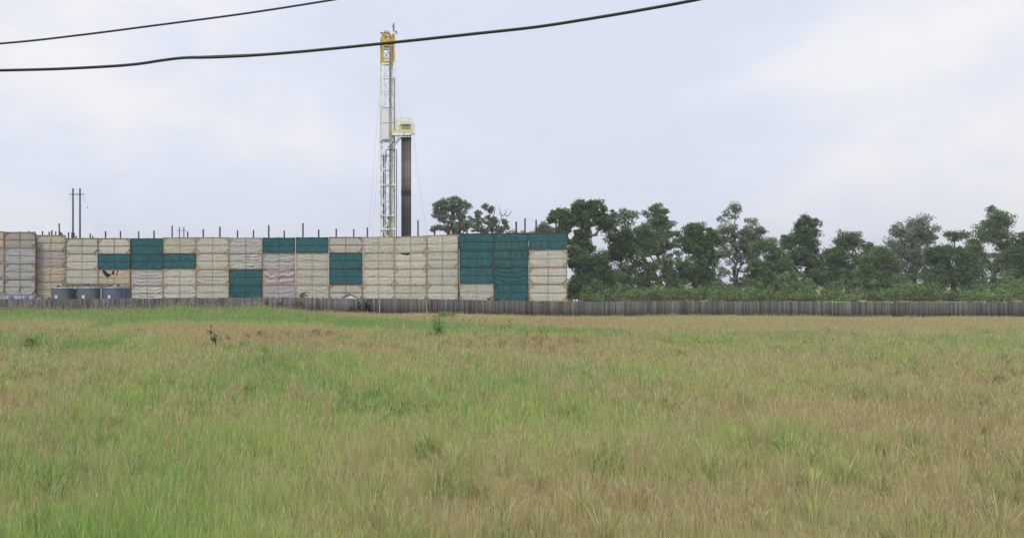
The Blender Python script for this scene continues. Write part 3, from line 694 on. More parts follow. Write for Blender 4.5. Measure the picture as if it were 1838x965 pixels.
    # dark pipes and hoses
    def pipe(name, pts, r): return MB().tube(pts, r, 8).build(name, M['dark'], root)
    zb = 8.0
    def dn(px, dy): return Vector((Q(px, 0).x, RD + dy, zb))
    pipe('standpipe', [Q(707.9, 140, -0.35), dn(707.9, -0.35)], 0.085)
    pipe('kelly_hose', [Q(692.6, 290, -0.5), Q(692.6, 271, -0.5), Q(693.5, 269.6, -0.5), Q(709.5, 268.4, -0.5), Q(710.9, 269, -0.5), Q(711.1, 280, -0.5), dn(711.2, -0.5)], 0.10)
    pipe('drill_line', [Q(689.3, 276, 0.8), dn(689.3, 0.8)], 0.2)
    pipe('drill_line', [Q(692.6, 276, 0.6), dn(692.6, 0.6)], 0.09)
    pipe('drill_line', [Q(692.0, 112, 1.2), Q(692, 276, 1.2)], 0.03)
    # travelling block and top drive low in the mast
    tb = MB().box(Q(698.8, 404, 0.4), (0.75, 0.8, 1.7)).box(Q(698.6, 415, 0.4), (0.95, 0.8, 0.9)).bar(Q(694, 399, 0.2), Q(697, 401, 0.2), 0.15)
    tb.tube([Q(698.8, 397, 0.4), Q(698.8, 392, 0.4)], 0.25).box(Q(699.5, 423, 0.3), (0.7, 0.6, 1.0))
    tb.bar(Q(697, 409, -0.1), Q(702, 418, -0.1), 0.12)
    tb.build('travelling_block', M['yellow'], root)
    MB().box(Q(699, 391, 0.3), (0.85, 0.5, 0.55)).build('block_guard', M['weed_stem'], root)
    MB().box(Q(695.2, 414, 0.2), (0.25, 0.4, 2.0)).build('top_drive', M['dark'], root)
    # monkey board
    mb = MB()
    xa, xb = Q(702, 0).x, Q(736.5, 0).x; zf = Q(0, 242.5).z
    mb.box(((xa + xb) / 2, RD - 0.2, zf), (xb - xa, 3.6, 0.24)); mb.box(((xa + xb) / 2, RD - 2.0, zf - 0.12), (xb - xa, 0.14, 0.5))
    for px in (707, 711, 716, 721, 726, 731, 736): mb.bar((Q(px, 0).x, RD - 2.0, zf - 0.2), (Q(px, 0).x, RD - 2.0, zf - 0.75), 0.1)
    mb.bar((Q(708, 0).x, RD - 2, zf - 0.75), (Q(737.5, 0).x, RD - 2, zf - 0.75), 0.12)
    mb.bar(Q(721, 246, -1.6), Q(707.5, 261, -0.2), 0.26); mb.bar(Q(716, 246, -1.2), Q(708, 257, -0.2), 0.14)
    mb.bar(Q(706, 250, -0.4), Q(690, 273, -0.3), 0.2); mb.bar(Q(702, 250, -0.4), Q(688.5, 270, -0.3), 0.1)
    mo = mb.build('racking_board', M['rig_white'], root)
    rl = MB()
    def X(px): return Q(px, 0).x
    for dy in (-2.0, 1.5):
        for z in (215.5, 221.5, 231): rl.bar(Q(708.3, z, dy), Q(735.6, z, dy), 0.085)
        for px in (708.5, 712.5, 716.5, 721, 725.5, 730.5, 735.4): rl.bar(Q(px, 215.3, dy), Q(px, 241, dy), 0.085)
        rl.bar(Q(708.5, 221, dy), Q(712, 215.5, dy), 0.06); rl.bar(Q(730, 221, dy), Q(735, 216, dy), 0.06)
    for px in (708.5, 735.5): rl.bar(Q(px, 215.5, -2), Q(px, 215.5, 1.5), 0.06)
    rl.bar(Q(735.8, 216, -2), Q(739.5, 225, -2), 0.07)
    rl.build('railing', M['yellow_pale'], mo)
    kb = MB().box((X(718) / 2 + X(703) / 2, RD - 2.05, Q(0, 239).z), (X(718) - X(703), 0.06, 0.4)); kb.box((X(724) / 2 + X(734) / 2, RD - 2.06, Q(0, 237.6).z), (X(734.5) - X(718.5), 0.06, 0.45)); kb.box((X(704), RD - 1.2, Q(0, 236).z), (0.5, 0.6, 0.9))
    kb.build('toe_board', M['yellow_pale'], mo)
    cb = MB(); zc0, zc1 = Q(0, 241).z, Q(0, 225.4).z
    cb.box((X(726.8), RD - 0.3, (zc0 + zc1) / 2), (X(735.6) - X(718), 2.6, zc1 - zc0)); cb.box((X(726.8), RD - 0.3, zc1 + 0.07), (X(736.4) - X(717.4), 2.9, 0.12))
    ca = cb.build('derrickman_cabin', M['rig_white'], mo)
    MB().box((X(726.8), RD - 1.64, Q(0, 228.2).z), (X(734.6) - X(719.4), 0.06, 0.5)).build('cabin_window', M['glass'], ca)
    MB().box((X(726.6), RD - 1.645, Q(0, 232.2).z), (X(733.6) - X(719.6), 0.07, 0.48)).build('kick_panel', M['tan_post'], ca)
    MB().box((X(739.6), RD - 1.2, (Q(0, 224).z + Q(0, 243).z) / 2), (X(742.9) - X(736.2), 1.4, Q(0, 224).z - Q(0, 243).z)).box((X(739), RD - 1.95, Q(0, 227.5).z), (0.3, 0.06, 0.45)).build('wind_panel', M['rig_grey'], mo)
    # floor and substructure (behind the wall)
    ss = MB().box((X(712), RD + 1.5, 7.7), (13, 11, 0.5))
    for sx in (-5.8, 0, 5.8):
        for sy in (-3.4, 6.2): ss.bar((X(712) + sx, RD + sy, 0.4), (X(712) + sx, RD + sy, 7.5), 0.4)
    for sy in (-3.4, 6.2):
        ss.bar((X(712) - 5.8, RD + sy, 0.8), (X(712), RD + sy, 7.2), 0.25); ss.bar((X(712) + 5.8, RD + sy, 0.8), (X(712), RD + sy, 7.2), 0.25)
    ss.build('substructure', M['rig_grey'], root)
    # guys
    def guy(a, b, r=0.03): MB().tube([a, (Vector(a) + Vector(b)) / 2 + Vector((0, 0, -0.5)), b], r, 4).build('guy_wire', M['wire'], root)
    guy(Q(685.2, 112, 0), (Q(670.5, 0).x - 1.2, RD + 12, 0.4), 0.026); guy(Q(684.6, 196, 0), (Q(666, 0).x - 1.2, RD - 6, 0.4), 0.03)
    guy(Q(709.5, 108, 0), (Q(713.6, 0).x, RD - 4, 8), 0.022); guy(Q(709, 112, 0), (Q(722, 0).x, RD - 1, Q(0, 244).z), 0.018)
    guy(Q(742, 244, 0), (Q(790, 0).x, RD + 6, 0.4), 0.02); guy(Q(738, 246, 0), (Q(776, 0).x, RD - 8, 0.4), 0.018)
build_rig()

def build_drill_pipes():
    xs = np.linspace(719.5, 735.6, 9); zt, zb = Q(0, 246.5).z, 7.96
    first = None; zj = Q(0, 345).z
    k = 0
    for row in (0, 1):
        for i, px in enumerate(xs):
            x = Q(px + (1.0 if row else 0), 0).x; y = RD - 1.35 + row * 0.3
            if row and i == 8: continue
            if first is None:
                root = empty('drill_pipe', (x, y, zb))
                MB().tube([(x, y, zb), (x, y, zt + 0.6)], 0.103, 10).build('pipe_body', M['pipe'], root, smooth=True)
                MB().tube([(x, y, zj - 0.95), (x, y, zj - 0.9), (x, y, zj + 0.35), (x, y, zj + 0.42)], [0.103, 0.128, 0.128, 0.105], 10).build('tool_joint', M['joint'], root)
                MB().tube([(x, y, zj + 0.43), (x, y, zj + 0.9)], 0.112, 10).build('rust_band', M['joint_rust'], root)
                MB().tube([(x, y, zt - 0.7), (x, y, zt - 0.1)], 0.13, 10).build('tool_joint', M['joint'], root)
                first = root
            else:
                root = first.copy(); col.objects.link(root); root.location = (x, y, zb)
                for ch in list(first.children):
                    c = ch.copy(); col.objects.link(c); c.parent = root
                    if ch.name.startswith('rust_band') or (ch.name.startswith('tool_joint') and ch.location.length == 0):
                        c.location.z += 0.25 * math.sin(i * 2.1 + row)
                    if ch.name.startswith('pipe_body') and i in (4, 6):
                        c.data = c.data.copy(); c.data.materials[0] = M['pipe_highlight']
            tag(root, 'dark brown steel drill pipe standing upright in the packed bundle beside the mast', 'drill pipe', 'drill pipes racked upright under the rig platform')
M['pipe_highlight'] = simple('drill_pipe_highlight', (0.20, 0.18, 0.165), 0.4, 0.5, 0.2, 0.6, dirt=(0.10, 0.09, 0.08), spec=0.5)  # brighter copy of the pipe steel, paints the bundle's highlight stripes
build_drill_pipes()

# ------------------------------------------------------------------ power line on twin-pole frames
def h_frame(d, p1, p2, top, arm, a0, a1, label):
    b = P((p1 + p2) / 2, HZ, d); root = empty('transmission_pole', (b.x, d, 0.3)); tag(root, label, 'power pole', 'twin pole power line structures')
    for p in (p1, p2):
        t = P(p, top, d); MB().tube([(t.x, d, 0.3), tuple(t)], [0.25, 0.19], 10).build('pole', M['pole'], root, smooth=True)
    MB().bar(P(a0, arm, d - 0.25), P(a1, arm, d - 0.25), 0.16, 0.16).build('cross_arm', M['pole'], root)
    tips = []
    for k in (0.03, 0.5, 0.97):
        p = P(a0 + (a1 - a0) * k, arm, d - 0.25); q = p - Vector((0, 0, 1.3)); tips.append(q)
        m = MB()
        m.tube([p, q], 0.02, 5)
        for j in range(7): m.tube([p - Vector((0, 0, 0.3 + j * 0.13)), p - Vector((0, 0, 0.34 + j * 0.13))], 0.09, 8)
        m.build('insulator', M['conductor'], root)
    for p in (p1, p2): tips.append(P(p, top + 0.5, d))
    return tips
t1 = h_frame(185, 131, 143.6, 338, 348.6, 124.8, 151, 'large grey twin pole power structure behind the left part of the wall')
t2 = h_frame(290, 322, 330, 407, 413.4, 317.6, 334.4, 'small distant twin pole power structure above the wall, right of the green panels')
for k, (a, b) in enumerate(zip(t1, t2)):
    sg = 11.0 if k < 3 else 8.0
    pts = []
    for i in range(25):
        t = i / 24; p = a.lerp(b, t); p.z -= 4 * sg * t * (1 - t) * 0.9; pts.append(p)
    o = MB().tube(pts, 0.010, 4).build('power_line', M['conductor'])
    tag(o, ['thin sagging conductor from the %s insulator of the large twin pole structure' % w for w in ('left', 'middle', 'right')][k] if k < 3 else 'thin shield wire from the top of the %s pole of the large twin pole structure' % ('left' if k == 3 else 'right'), 'power line', 'power lines between the twin poles')
    if k == 2: MB().tube([P(157, 371.6, 190) , P(157, 373.2, 190)], [0.12, 0.12], 8).build('marker_ball', M['dark'], o)  # small dark marker ball on the right conductor

# ------------------------------------------------------------------ overhead cables near the camera
def spline(pts, n=10):
    out_ = []
    P_ = [Vector(p) for p in pts]
    for i in range(len(P_) - 1):
        p0, p1, p2, p3 = P_[max(i - 1, 0)], P_[i], P_[i + 1], P_[min(i + 2, len(P_) - 1)]
        for k in range(n):
            t = k / n
            out_.append(0.5 * ((2 * p1) + (p2 - p0) * t + (2 * p0 - 5 * p1 + 4 * p2 - p3) * t * t + (3 * p1 - p0 - 3 * p2 + p3) * t ** 3))
    out_.append(P_[-1]); return out_
CD = 14.0
low = [(-300, 129), (-120, 129), (0, 126.5), (100, 124), (200, 119), (250, 114.6), (290, 108.6), (330, 104), (380, 103), (450, 99.8), (550, 92), (700, 77), (860, 60), (960, 49), (1046, 36), (1150, 18.5), (1260, -2), (1400, -32), (1600, -80)]
path = spline([P(x, y, 14.2 - 2.6 * (x + 300) / 1900) for x, y in low], 12)
o = MB().tube(path, 0.022, 12).build('overhead_cable', M['cable'], smooth=True)
tag(o, 'thick black lashed cable bundle crossing low in the sky and over the mast crown', 'cable')
st, la = [], []
for i, p in enumerate(path):
    px = CX + p.x / p.y * FPX
    off = 0.016 if not (335 < px < 470) else 0.016 + 0.008 * math.sin(math.pi * (px - 335) / 135)
    tw = px * 0.004
    st.append(p + Vector((0, 0, off)))
MB().tube(st, 0.0085, 7).build('support_strand', M['strand'], o, smooth=True)
low2 = [p + Vector((0, 0, -0.017)) for p in path]
MB().tube(low2, 0.0075, 7).build('lower_cable', M['cable'], o, smooth=True)
up = [(-300, 101), (0, 78.5), (137, 64), (290, 44.4), (444, 24), (595, 0.5), (760, -27), (1000, -70)]
o = MB().tube(spline([P(x, y, 17) for x, y in up], 12), 0.021, 10).build('overhead_cable', M['cable'], smooth=True)
tag(o, 'thinner black cable crossing the upper left corner of the sky', 'cable')

# ------------------------------------------------------------------ tanks and walkway pipes
TD = 140.0
def tank(px0, px1, d, top, mat, label, sign=None):
    a, b = P(px0, top, d), P(px1, top, d); r = (b.x - a.x) / 2; cx = (a.x + b.x) / 2; zt = a.z; zb = 0.38; cy = d + r
    root = empty('storage_tank', (cx, cy, zb)); tag(root, label, 'tank', 'round storage tanks in front of the wall')
    MB().tube([(cx, cy, zb), (cx, cy, zb + 0.8), (cx, cy, zt)], r, 48, False).build('shell', M[mat], root, smooth=True)
    rf = MB(); n = 48; vs = [(cx + r * 1.01 * math.cos(2 * math.pi * k / n), cy + r * 1.01 * math.sin(2 * math.pi * k / n), zt) for k in range(n)] + [(cx, cy, zt + 0.22)]
    rf.add(vs, [(k, (k + 1) % n, n) for k in range(n)]); ro = rf.build('roof', M['tank_roof'], root)
    MB().tube([(cx + 0.4, cy - r * 0.5, zt + 0.06), (cx + 0.4, cy - r * 0.5, zt + 0.26)], 0.3, 14).build('hatch', M['tank_roof'], ro)
    ring = [(cx + (r + .02) * math.cos(2 * math.pi * k / 48), cy + (r + .02) * math.sin(2 * math.pi * k / 48), zt - 0.03) for k in range(49)]
    MB().tube(ring, 0.05, 6, False).build('rim', M[mat], root)
    if sign is not None:
        x = P(sign, 0, d).x; off = x - cx; yy = cy - math.sqrt(max(0.01, r * r - off * off)) - 0.05
        so = MB().box((x, yy, EYE - (532.3 - HZ) / FPX * d), (0.40, 0.03, 0.5)).build('placard', M['white'], root)
        MB().box((x, yy - 0.022, EYE - (531.5 - HZ) / FPX * d), (0.14, 0.01, 0.12)).build('placard_mark', M['dark'], so)
tank(87.2, 125.0, TD, 517, 'tank', 'dark grey round storage tank, leftmost of the row in front of the wall', 100.7)
tank(132.5, 174.5, TD, 516.6, 'tank', 'dark grey round storage tank, middle one of the front row', 149.6)
tank(178, 219.3, TD, 516.4, 'tank_blue', 'blue grey round storage tank at the right of the front row', 196)
tank(190.5, 229.5, TD + 4.3, 516.4, 'tank_far', 'blue round storage tank half hidden behind the right end of the front row')
tank(111, 149, TD + 4.3, 518.2, 'tank', 'dark storage tank in the rear, seen in the gap between the left and middle tanks')
wk = empty('tank_walkway', P(170, HZ, TD + 3.6)); wk.location.z = 0.38; tag(wk, 'pipe railing and walkway running along the tops of the tanks', 'walkway')
m = MB(); D = TD + 3.6
for y, x0, x1 in ((509.6, 112, 232), (511.4, 118, 200), (514.2, 103, 229)):
    m.tube([P(x0, y, D), P((x0 + x1) / 2, y - 0.3, D), P(x1, y, D)], 0.075, 6)
m.build('top_rail', M['pipe_grey'], wk)
for x in (103.5, 107, 112.5, 121, 131, 141, 153, 159, 171, 183, 197, 212, 226):
    a = P(x, 509.6 if x > 110 else 511.5, D); MB().tube([a, (a.x, D, 0.38)], 0.06, 6).build('rail_post', M['pipe_grey'], wk)
m = MB()
for x, y in ((158, 511), (104, 514), (198, 513.5), (212, 511)): m.box(P(x, y, D - 0.1), (0.4, 0.3, 0.28))
m.build('valve', M['dark'], wk)
m = MB(); a, b = P(110, 516.5, D + 0.5), P(230, 516.5, D + 0.5); m.box(((a.x + b.x) / 2, D + 0.4, a.z), (b.x - a.x, 0.8, 0.08)); m.build('deck', M['tank_roof'], wk)
m = MB(); a, b = P(205, 511.8, D), P(229, 511.8, D); m.box(((a.x + b.x) / 2, D + 0.05, P(0, 513.6, D).z), (b.x - a.x, 0.1, 0.3)); m.build('kick_plate', M['tank_roof'], wk)

# low blue-white horizontal cylinders under the leftmost wall
for k, (x0, x1, lab) in enumerate(((8.5, 21.3, 'short pale blue horizontal tank at the left under the tallest wall section'), (23.2, 50.2, 'long pale blue horizontal tank, middle one under the tallest wall section'), (51.8, 63.6, 'mauve blue horizontal tank at the right under the tallest wall section'))):
    d = 145.0; a = P(x0, 531, d); b = P(x1, 531, d); r = 0.62; zc = EYE - (529.6 - HZ) / FPX * d - r
    root = empty('horizontal_tank', ((a.x + b.x) / 2, d, 0.4)); tag(root, lab, 'tank', 'low blue tanks under the left wall')
    MB().tube([(a.x, d, zc), (a.x + 0.12, d, zc), (b.x - 0.12, d, zc), (b.x, d, zc)], [r * 0.75, r, r, r * 0.75], 24).build('vessel', M['blue_wrap'], root)
    s = MB()
    nst = 2 if k != 1 else 4
    for j in range(nst):
        x = a.x + (b.x - a.x) * (j + 0.5) / nst; s.tube([(x - 0.06, d, zc), (x + 0.06, d, zc)], r * 1.04, 24)
    s.build('strap', M['dark'], root)
    MB().box((a.x + (b.x - a.x) * 0.35, d - r - 0.03, zc + 0.1), (0.4, 0.04, 0.3)).build('placard', M['tank_roof'], root)
    c = MB()
    for j in (0.2, 0.8): c.box((a.x + (b.x - a.x) * j, d, 0.42 + (zc - r - 0.4) / 2), (0.3, 1.0, max(0.1, zc - r - 0.4 + 0.25)))
    c.build('cradle', M['dark'], root)

# small white gabled shed behind the fence
def shed():
    d = 112.0; a, b = P(616.5, 534.6, d), P(640.5, 534.6, d); pk = P(628.6, 528.3, d); dep = 2.6
    root = empty('gabled_shed', (pk.x, d, 0.2)); tag(root, 'white gable peak of a small shed showing over the picket fence', 'shed')
    v = [(a.x, d, 0.2), (b.x, d, 0.2), (b.x, d, b.z), (pk.x, d, pk.z), (a.x, d, a.z)]
    v += [(x, y + dep, z) for x, y, z in v]
    MB().add(v, [(0, 1, 2, 3, 4), (9, 8, 7, 6, 5), (0, 5, 6, 1), (1, 6, 7, 2), (0, 4, 9, 5)]).build('wall', M['white'], root)
    r = MB(); e = 0.16
    for s_, q in ((-1, a), (1, b)):
        ex = q.x + s_ * e; ez = q.z - e * (pk.z - q.z) / abs(pk.x - q.x)
        r.add([(ex, d - 0.15, ez), (pk.x, d - 0.15, pk.z + 0.02), (pk.x, d + dep + .1, pk.z + 0.02), (ex, d + dep + .1, ez), (ex, d - 0.15, ez + 0.08), (pk.x, d - 0.15, pk.z + 0.1), (pk.x, d + dep + .1, pk.z + 0.1), (ex, d + dep + .1, ez + 0.08)],
              [(3, 2, 1, 0), (4, 5, 6, 7), (0, 1, 5, 4), (2, 3, 7, 6), (3, 0, 4, 7), (1, 2, 6, 5)])
    r.build('roof', M['pole'], root)
shed()
# posts by the fence
q = P(681.6, 537, 91.6); o = MB().tube([(q.x, 91.6, -0.2), tuple(q)], 0.045, 8).build('marker_post', M['tank_roof']); tag(o, 'slim pale pipe post standing against the picket fence right of the dark vines', 'post')
q = P(766, 537, 91.65); o = MB().box((q.x, 91.65, 0.75), (0.13, 0.1, 2.0)).build('marker_post', M['tan_post']); tag(o, 'tan wooden post against the picket fence left of the low green bush', 'post')
for k, (px, lab) in enumerate(((1030.6, 'left one of two small white caps peeking over the fence by the trees'), (1035.8, 'right one of two small white caps peeking over the fence by the trees'))):
    q = P(px, 537.2 - k * 0.4, 96); root = empty('vent_pipe', (q.x, 96, 0)); tag(root, lab, 'vent pipe', 'white caps over the fence')
    MB().tube([(q.x, 96, -0.3), (q.x, 96, q.z - 0.1)], 0.05, 8).build('pipe', M['white'], root)
    MB().tube([(q.x, 96, q.z - 0.14), (q.x, 96, q.z)], [0.11, 0.08], 10).build('cap', M['white'], root)

# ------------------------------------------------------------------ trees
def leaves_mesh(name, centers, radii, per, size, pal, parent, rs, flat=0.8, off=(0, 0, 0), shell=0.35):
    C, Rr = np.repeat(centers, per, 0), np.repeat(radii, per)
    n = len(C); d = rs.normal(size=(n, 3)); d /= np.linalg.norm(d, axis=1)[:, None]
    rr = Rr * (shell + (1 - shell) * rs.rand(n) ** 0.6) * rs.uniform(0.6, 1.15, n)
    pos = C + d * rr[:, None] * np.array([1, 1, flat])
    a = rs.normal(size=(n, 3)) + np.array([0, -0.15, 0.25]); a /= np.linalg.norm(a, axis=1)[:, None]
    t = np.cross(a, rs.normal(size=(n, 3))); t /= np.linalg.norm(t, axis=1)[:, None]; b = np.cross(a, t)
    s = size * rs.uniform(0.5, 1.3, n)[:, None]
    v = np.stack([pos - t * s, pos + b * s * 0.55, pos + t * s * 0.9, pos - b * s * 0.6], 1).reshape(-1, 3)
    f = np.arange(n * 4).reshape(-1, 4)
    tone = np.repeat(rs.uniform(0.75, 1.25, len(centers)), per) * rs.uniform(0.7, 1.3, n)
    w = rs.rand(n)[:, None]; c = (np.array(pal[0]) * (1 - w) + np.array(pal[1]) * w) * tone[:, None]
    return np_mesh(name, v - np.array(off), f, M['leaf'], parent, cols=np.repeat(c, 4, 0))

def limb_tree(root_pos, centers, trunk_h, r0, rs, forks=3):
    """connect clump centres to a trunk through a greedy skeleton; returns MB"""
    nodes = [np.array(root_pos, float), np.array(root_pos) + np.array([rs.uniform(-.3, .3), rs.uniform(-.3, .3), trunk_h])]
    par = [-1, 0]
    base = nodes[1]
    order = np.argsort(np.linalg.norm(centers - base, axis=1))
    for i in order:
        c = centers[i]
        arr = np.array(nodes[1:]); dd = np.linalg.norm(arr - c, axis=1) + 0.35 * np.linalg.norm(arr - base, axis=1) + 1.2 * np.maximum(0, arr[:, 2] - c[2])
        j = int(np.argmin(dd)) + 1
        mid = (nodes[j] + c) / 2 + rs.normal(0, 0.12, 3) * np.linalg.norm(c - nodes[j]) + np.array([0, 0, -0.06 * np.linalg.norm(c - nodes[j])])
        nodes.append(mid); par.append(j); nodes.append(c); par.append(len(nodes) - 2)
    cnt = np.ones(len(nodes))
    for i in range(len(nodes) - 1, 0, -1): cnt[par[i]] += cnt[i]
    rad = r0 * (cnt / cnt[0]) ** 0.48
    m = MB()
    for i in range(1, len(nodes)):
        m.tube([nodes[par[i]], nodes[i]], [rad[par[i]] if par[i] else r0, max(0.025, rad[i])], 6, False)
    return m

HAZE_GREEN = [(0.17, 0.225, 0.14), (0.25, 0.30, 0.185)]
DARK_GREEN = [(0.09, 0.155, 0.06), (0.155, 0.225, 0.085)]
MID_GREEN = [(0.13, 0.20, 0.08), (0.20, 0.27, 0.11)]
PALE_GREEN = [(0.14, 0.20, 0.10), (0.20, 0.25, 0.14)]
def tree(name, lobes, d, n_c, per, size, pal, label, trunk_px, trunk_h=5, r0=0.4, cr=1.0, seed=1, group=None, bark='bark', dead=(), cat='tree', depth=0.7, floor=0.3):
    rs = np.random.RandomState(seed)
    cs = []
    areas = np.array([l[2] * l[3] for l in lobes], float); areas /= areas.sum()
    for l, a in zip(lobes, areas):
        k = max(2, int(round(n_c * a))); c0 = np.array(P(l[0], l[1], d)); rx, rz = l[2] / FPX * d, l[3] / FPX * d
        u = rs.normal(size=(k, 3)); u /= np.linalg.norm(u, axis=1)[:, None]; rr = rs.rand(k) ** 0.4
        cs.append(c0 + u * rr[:, None] * np.array([max(0.3, rx - cr * 0.6), rx * depth, max(0.3, rz - cr * 0.6)]))
    cs = np.concatenate(cs); cs = cs[cs[:, 2] > floor + 0.2]
    base = P(trunk_px, HZ, d); gz = float(ground_z(base.x, d)); b = (base.x, d, gz - 0.1)
    root = empty(name, (base.x, d, gz)); tag(root, label, cat, group)
    off = np.array(root.location)
    limb_tree(b, cs, trunk_h, r0, rs).build('trunk', M[bark], root)
    leaves_mesh('crown', cs, rs.uniform(0.55, 1.3, len(cs)) * cr, per, size, pal, root, rs, off=off)
    if dead:
        m = MB()
        for pts in dead: m.tube([P(x, y, d + k * 0.2) for k, (x, y) in enumerate(pts)], [0.11 * (1 - i / len(pts)) + 0.025 for i in range(len(pts))], 5)
        m.build('dead_branch', M['bark_pale'], root)
    return root

GT = 'trees standing beyond the fence on the right'
tree('broadleaf_tree', [(809, 366, 30, 18), (792, 372, 20, 14), (826, 372, 24, 18), (806, 388, 34, 18), (785, 379, 13, 9), (835, 400, 20, 18), (790, 410, 18, 10), (777, 412, 6, 5), (815, 412, 26, 14), (818, 436, 24, 18)], 190, 420, 48, 0.19, HAZE_GREEN,
     'rounded grey green tree with see through crown behind the right part of the wall', 821, 6, 0.5, 0.68, 4, GT, depth=0.45)
tree('sparse_tree', [(858, 383, 9, 10), (871, 372, 7, 9), (880, 376, 7, 11), (856, 400, 17, 13), (880, 398, 16, 15), (868, 412, 24, 10), (905, 397, 8, 7), (908, 408, 9, 9), (895, 412, 14, 9), (880, 436, 30, 18)], 196, 340, 46, 0.18, HAZE_GREEN,
     'thin sparse tree with bare dead branches beside the rounded grey green tree', 878, 6, 0.36, 0.6, 9, GT, depth=0.6,
     dead=[[(893, 412), (897, 398), (901, 388), (897, 376), (895, 370)], [(901, 388), (905, 385), (909, 381), (907, 376)], [(905, 385), (912, 388), (917, 381), (918, 378)], [(886, 408), (884, 392), (888, 380), (889, 371)], [(901, 388), (898, 385), (897, 381)]])
tree('broadleaf_tree', [(925, 424, 22, 12), (905, 428, 16, 12), (950, 424, 24, 14), (932, 450, 40, 22)], 235, 110, 130, 0.24, PALE_GREEN,
     'low pale green tree tops just above the dull green panels of the wall', 930, 5, 0.4, 1.2, 12, GT)
tree('broadleaf_tree', [(975, 410, 16, 14), (968, 424, 22, 14), (990, 420, 18, 18), (980, 450, 34, 25)], 205, 130, 130, 0.22, HAZE_GREEN,
     'hazy rounded tree between the pale tree tops and the big dark oak', 980, 5, 0.4, 1.1, 14, GT)
tree('oak_tree', [(1003, 384, 20, 13), (990, 393, 12, 12), (1020, 394, 22, 18), (1040, 378, 20, 20), (1040, 366, 14, 12), (1052, 392, 26, 22), (1012, 410, 18, 12), (1050, 420, 24, 12), (1070, 372, 22, 18), (1085, 395, 24, 26), (1002, 420, 8, 10), (1032, 434, 16, 12), (1050, 444, 26, 18), (1026, 448, 10, 10)], 160, 520, 80, 0.18, DARK_GREEN,
     'big dark green oak rising above the right end of the wall', 1040, 7, 0.6, 0.75, 21, GT, depth=0.6)
tree('understory_tree', [(1040, 470, 26, 26), (1052, 510, 34, 26), (1032, 515, 20, 22), (1075, 475, 30, 30), (1028, 450, 12, 16), (1100, 510, 40, 28)], 152, 300, 130, 0.18, DARK_GREEN,
     'dense dark foliage reaching down to the fence at the wall end, beneath the big oak', 1055, 2.5, 0.35, 1.1, 22, GT, depth=0.5)
# trees that carry on to the right
rsx = random.Random(8)
more = [(1128, 372, 40, 165, 0), (1180, 350, 40, 178, 1), (1248, 400, 46, 160, 0), (1322, 362, 50, 182, 2), (1384, 412, 40, 166, 1), (1440, 366, 44, 176, 0), (1522, 396, 52, 168, 0), (1580, 424, 34, 160, 1), (1642, 374, 50, 180, 2), (1712, 408, 44, 170, 0), (1784, 358, 48, 184, 1), (1852, 396, 44, 170, 0)]
descr = ['broad dark tree', 'mid green leafy tree', 'grey green tree']
ordn = ['nearest the big oak', 'second beyond the big oak', 'third beyond the big oak', 'fourth beyond the big oak', 'fifth beyond the big oak', 'sixth beyond the big oak', 'seventh beyond the big oak', 'eighth beyond the big oak', 'ninth beyond the big oak', 'third from the right edge', 'second from the right edge', 'at the far right edge']
for k, (px, top, w, d, ty) in enumerate(more):
    h = 540 - top; top += rsx.uniform(-8, 14); w *= rsx.uniform(0.85, 1.35); lob = []
    for j in range(11):
        a = rsx.uniform(-1, 1); ly = top + h * (0.14 + 0.16 * a * a + 0.36 * rsx.random()); lob.append((px + a * w * 0.72, ly, w * rsx.uniform(0.36, 0.62), h * rsx.uniform(0.10, 0.17)))
    lob.append((px + rsx.uniform(-8, 8), top + h * 0.13, w * 0.45, h * 0.12)); lob += [(px + rsx.uniform(-.5, .5) * w, top + h * 0.6, w * 0.8, h * 0.16), (px - w * 0.5, 500, w * 0.7, 34), (px + w * 0.5, 504, w * 0.7, 32)]
    tree('broadleaf_tree', lob, d, int(rsx.uniform(200, 330)), 120, 0.20, [DARK_GREEN, MID_GREEN, HAZE_GREEN][ty], descr[ty] + ' behind the fence, ' + ordn[k], px, 4, 0.45, rsx.uniform(1.0, 1.45), 40 + k, GT, depth=0.6)

def undergrowth():
    rs = np.random.RandomState(90); n = 520
    x = rs.uniform(50, 160, n); y = rs.uniform(136, 160, n); hgt = 0.3 + 7.5 * vnoise(x, y, 8.0, 31) ** 2.2 * rs.uniform(0.4, 1.2, n)
    cs = np.concatenate([np.stack([x, y, 0.4 + hgt * k], 1) for k in (0.25, 0.6, 0.9)])
    o = leaves_mesh('undergrowth', cs, rs.uniform(0.7, 1.3, len(cs)), 60, 0.2, [(0.12, 0.19, 0.07), (0.21, 0.28, 0.11)], None, rs)
    tag(o, 'mixed green undergrowth filling the foot of the tree line behind the fence', 'undergrowth', kind='stuff')
undergrowth()

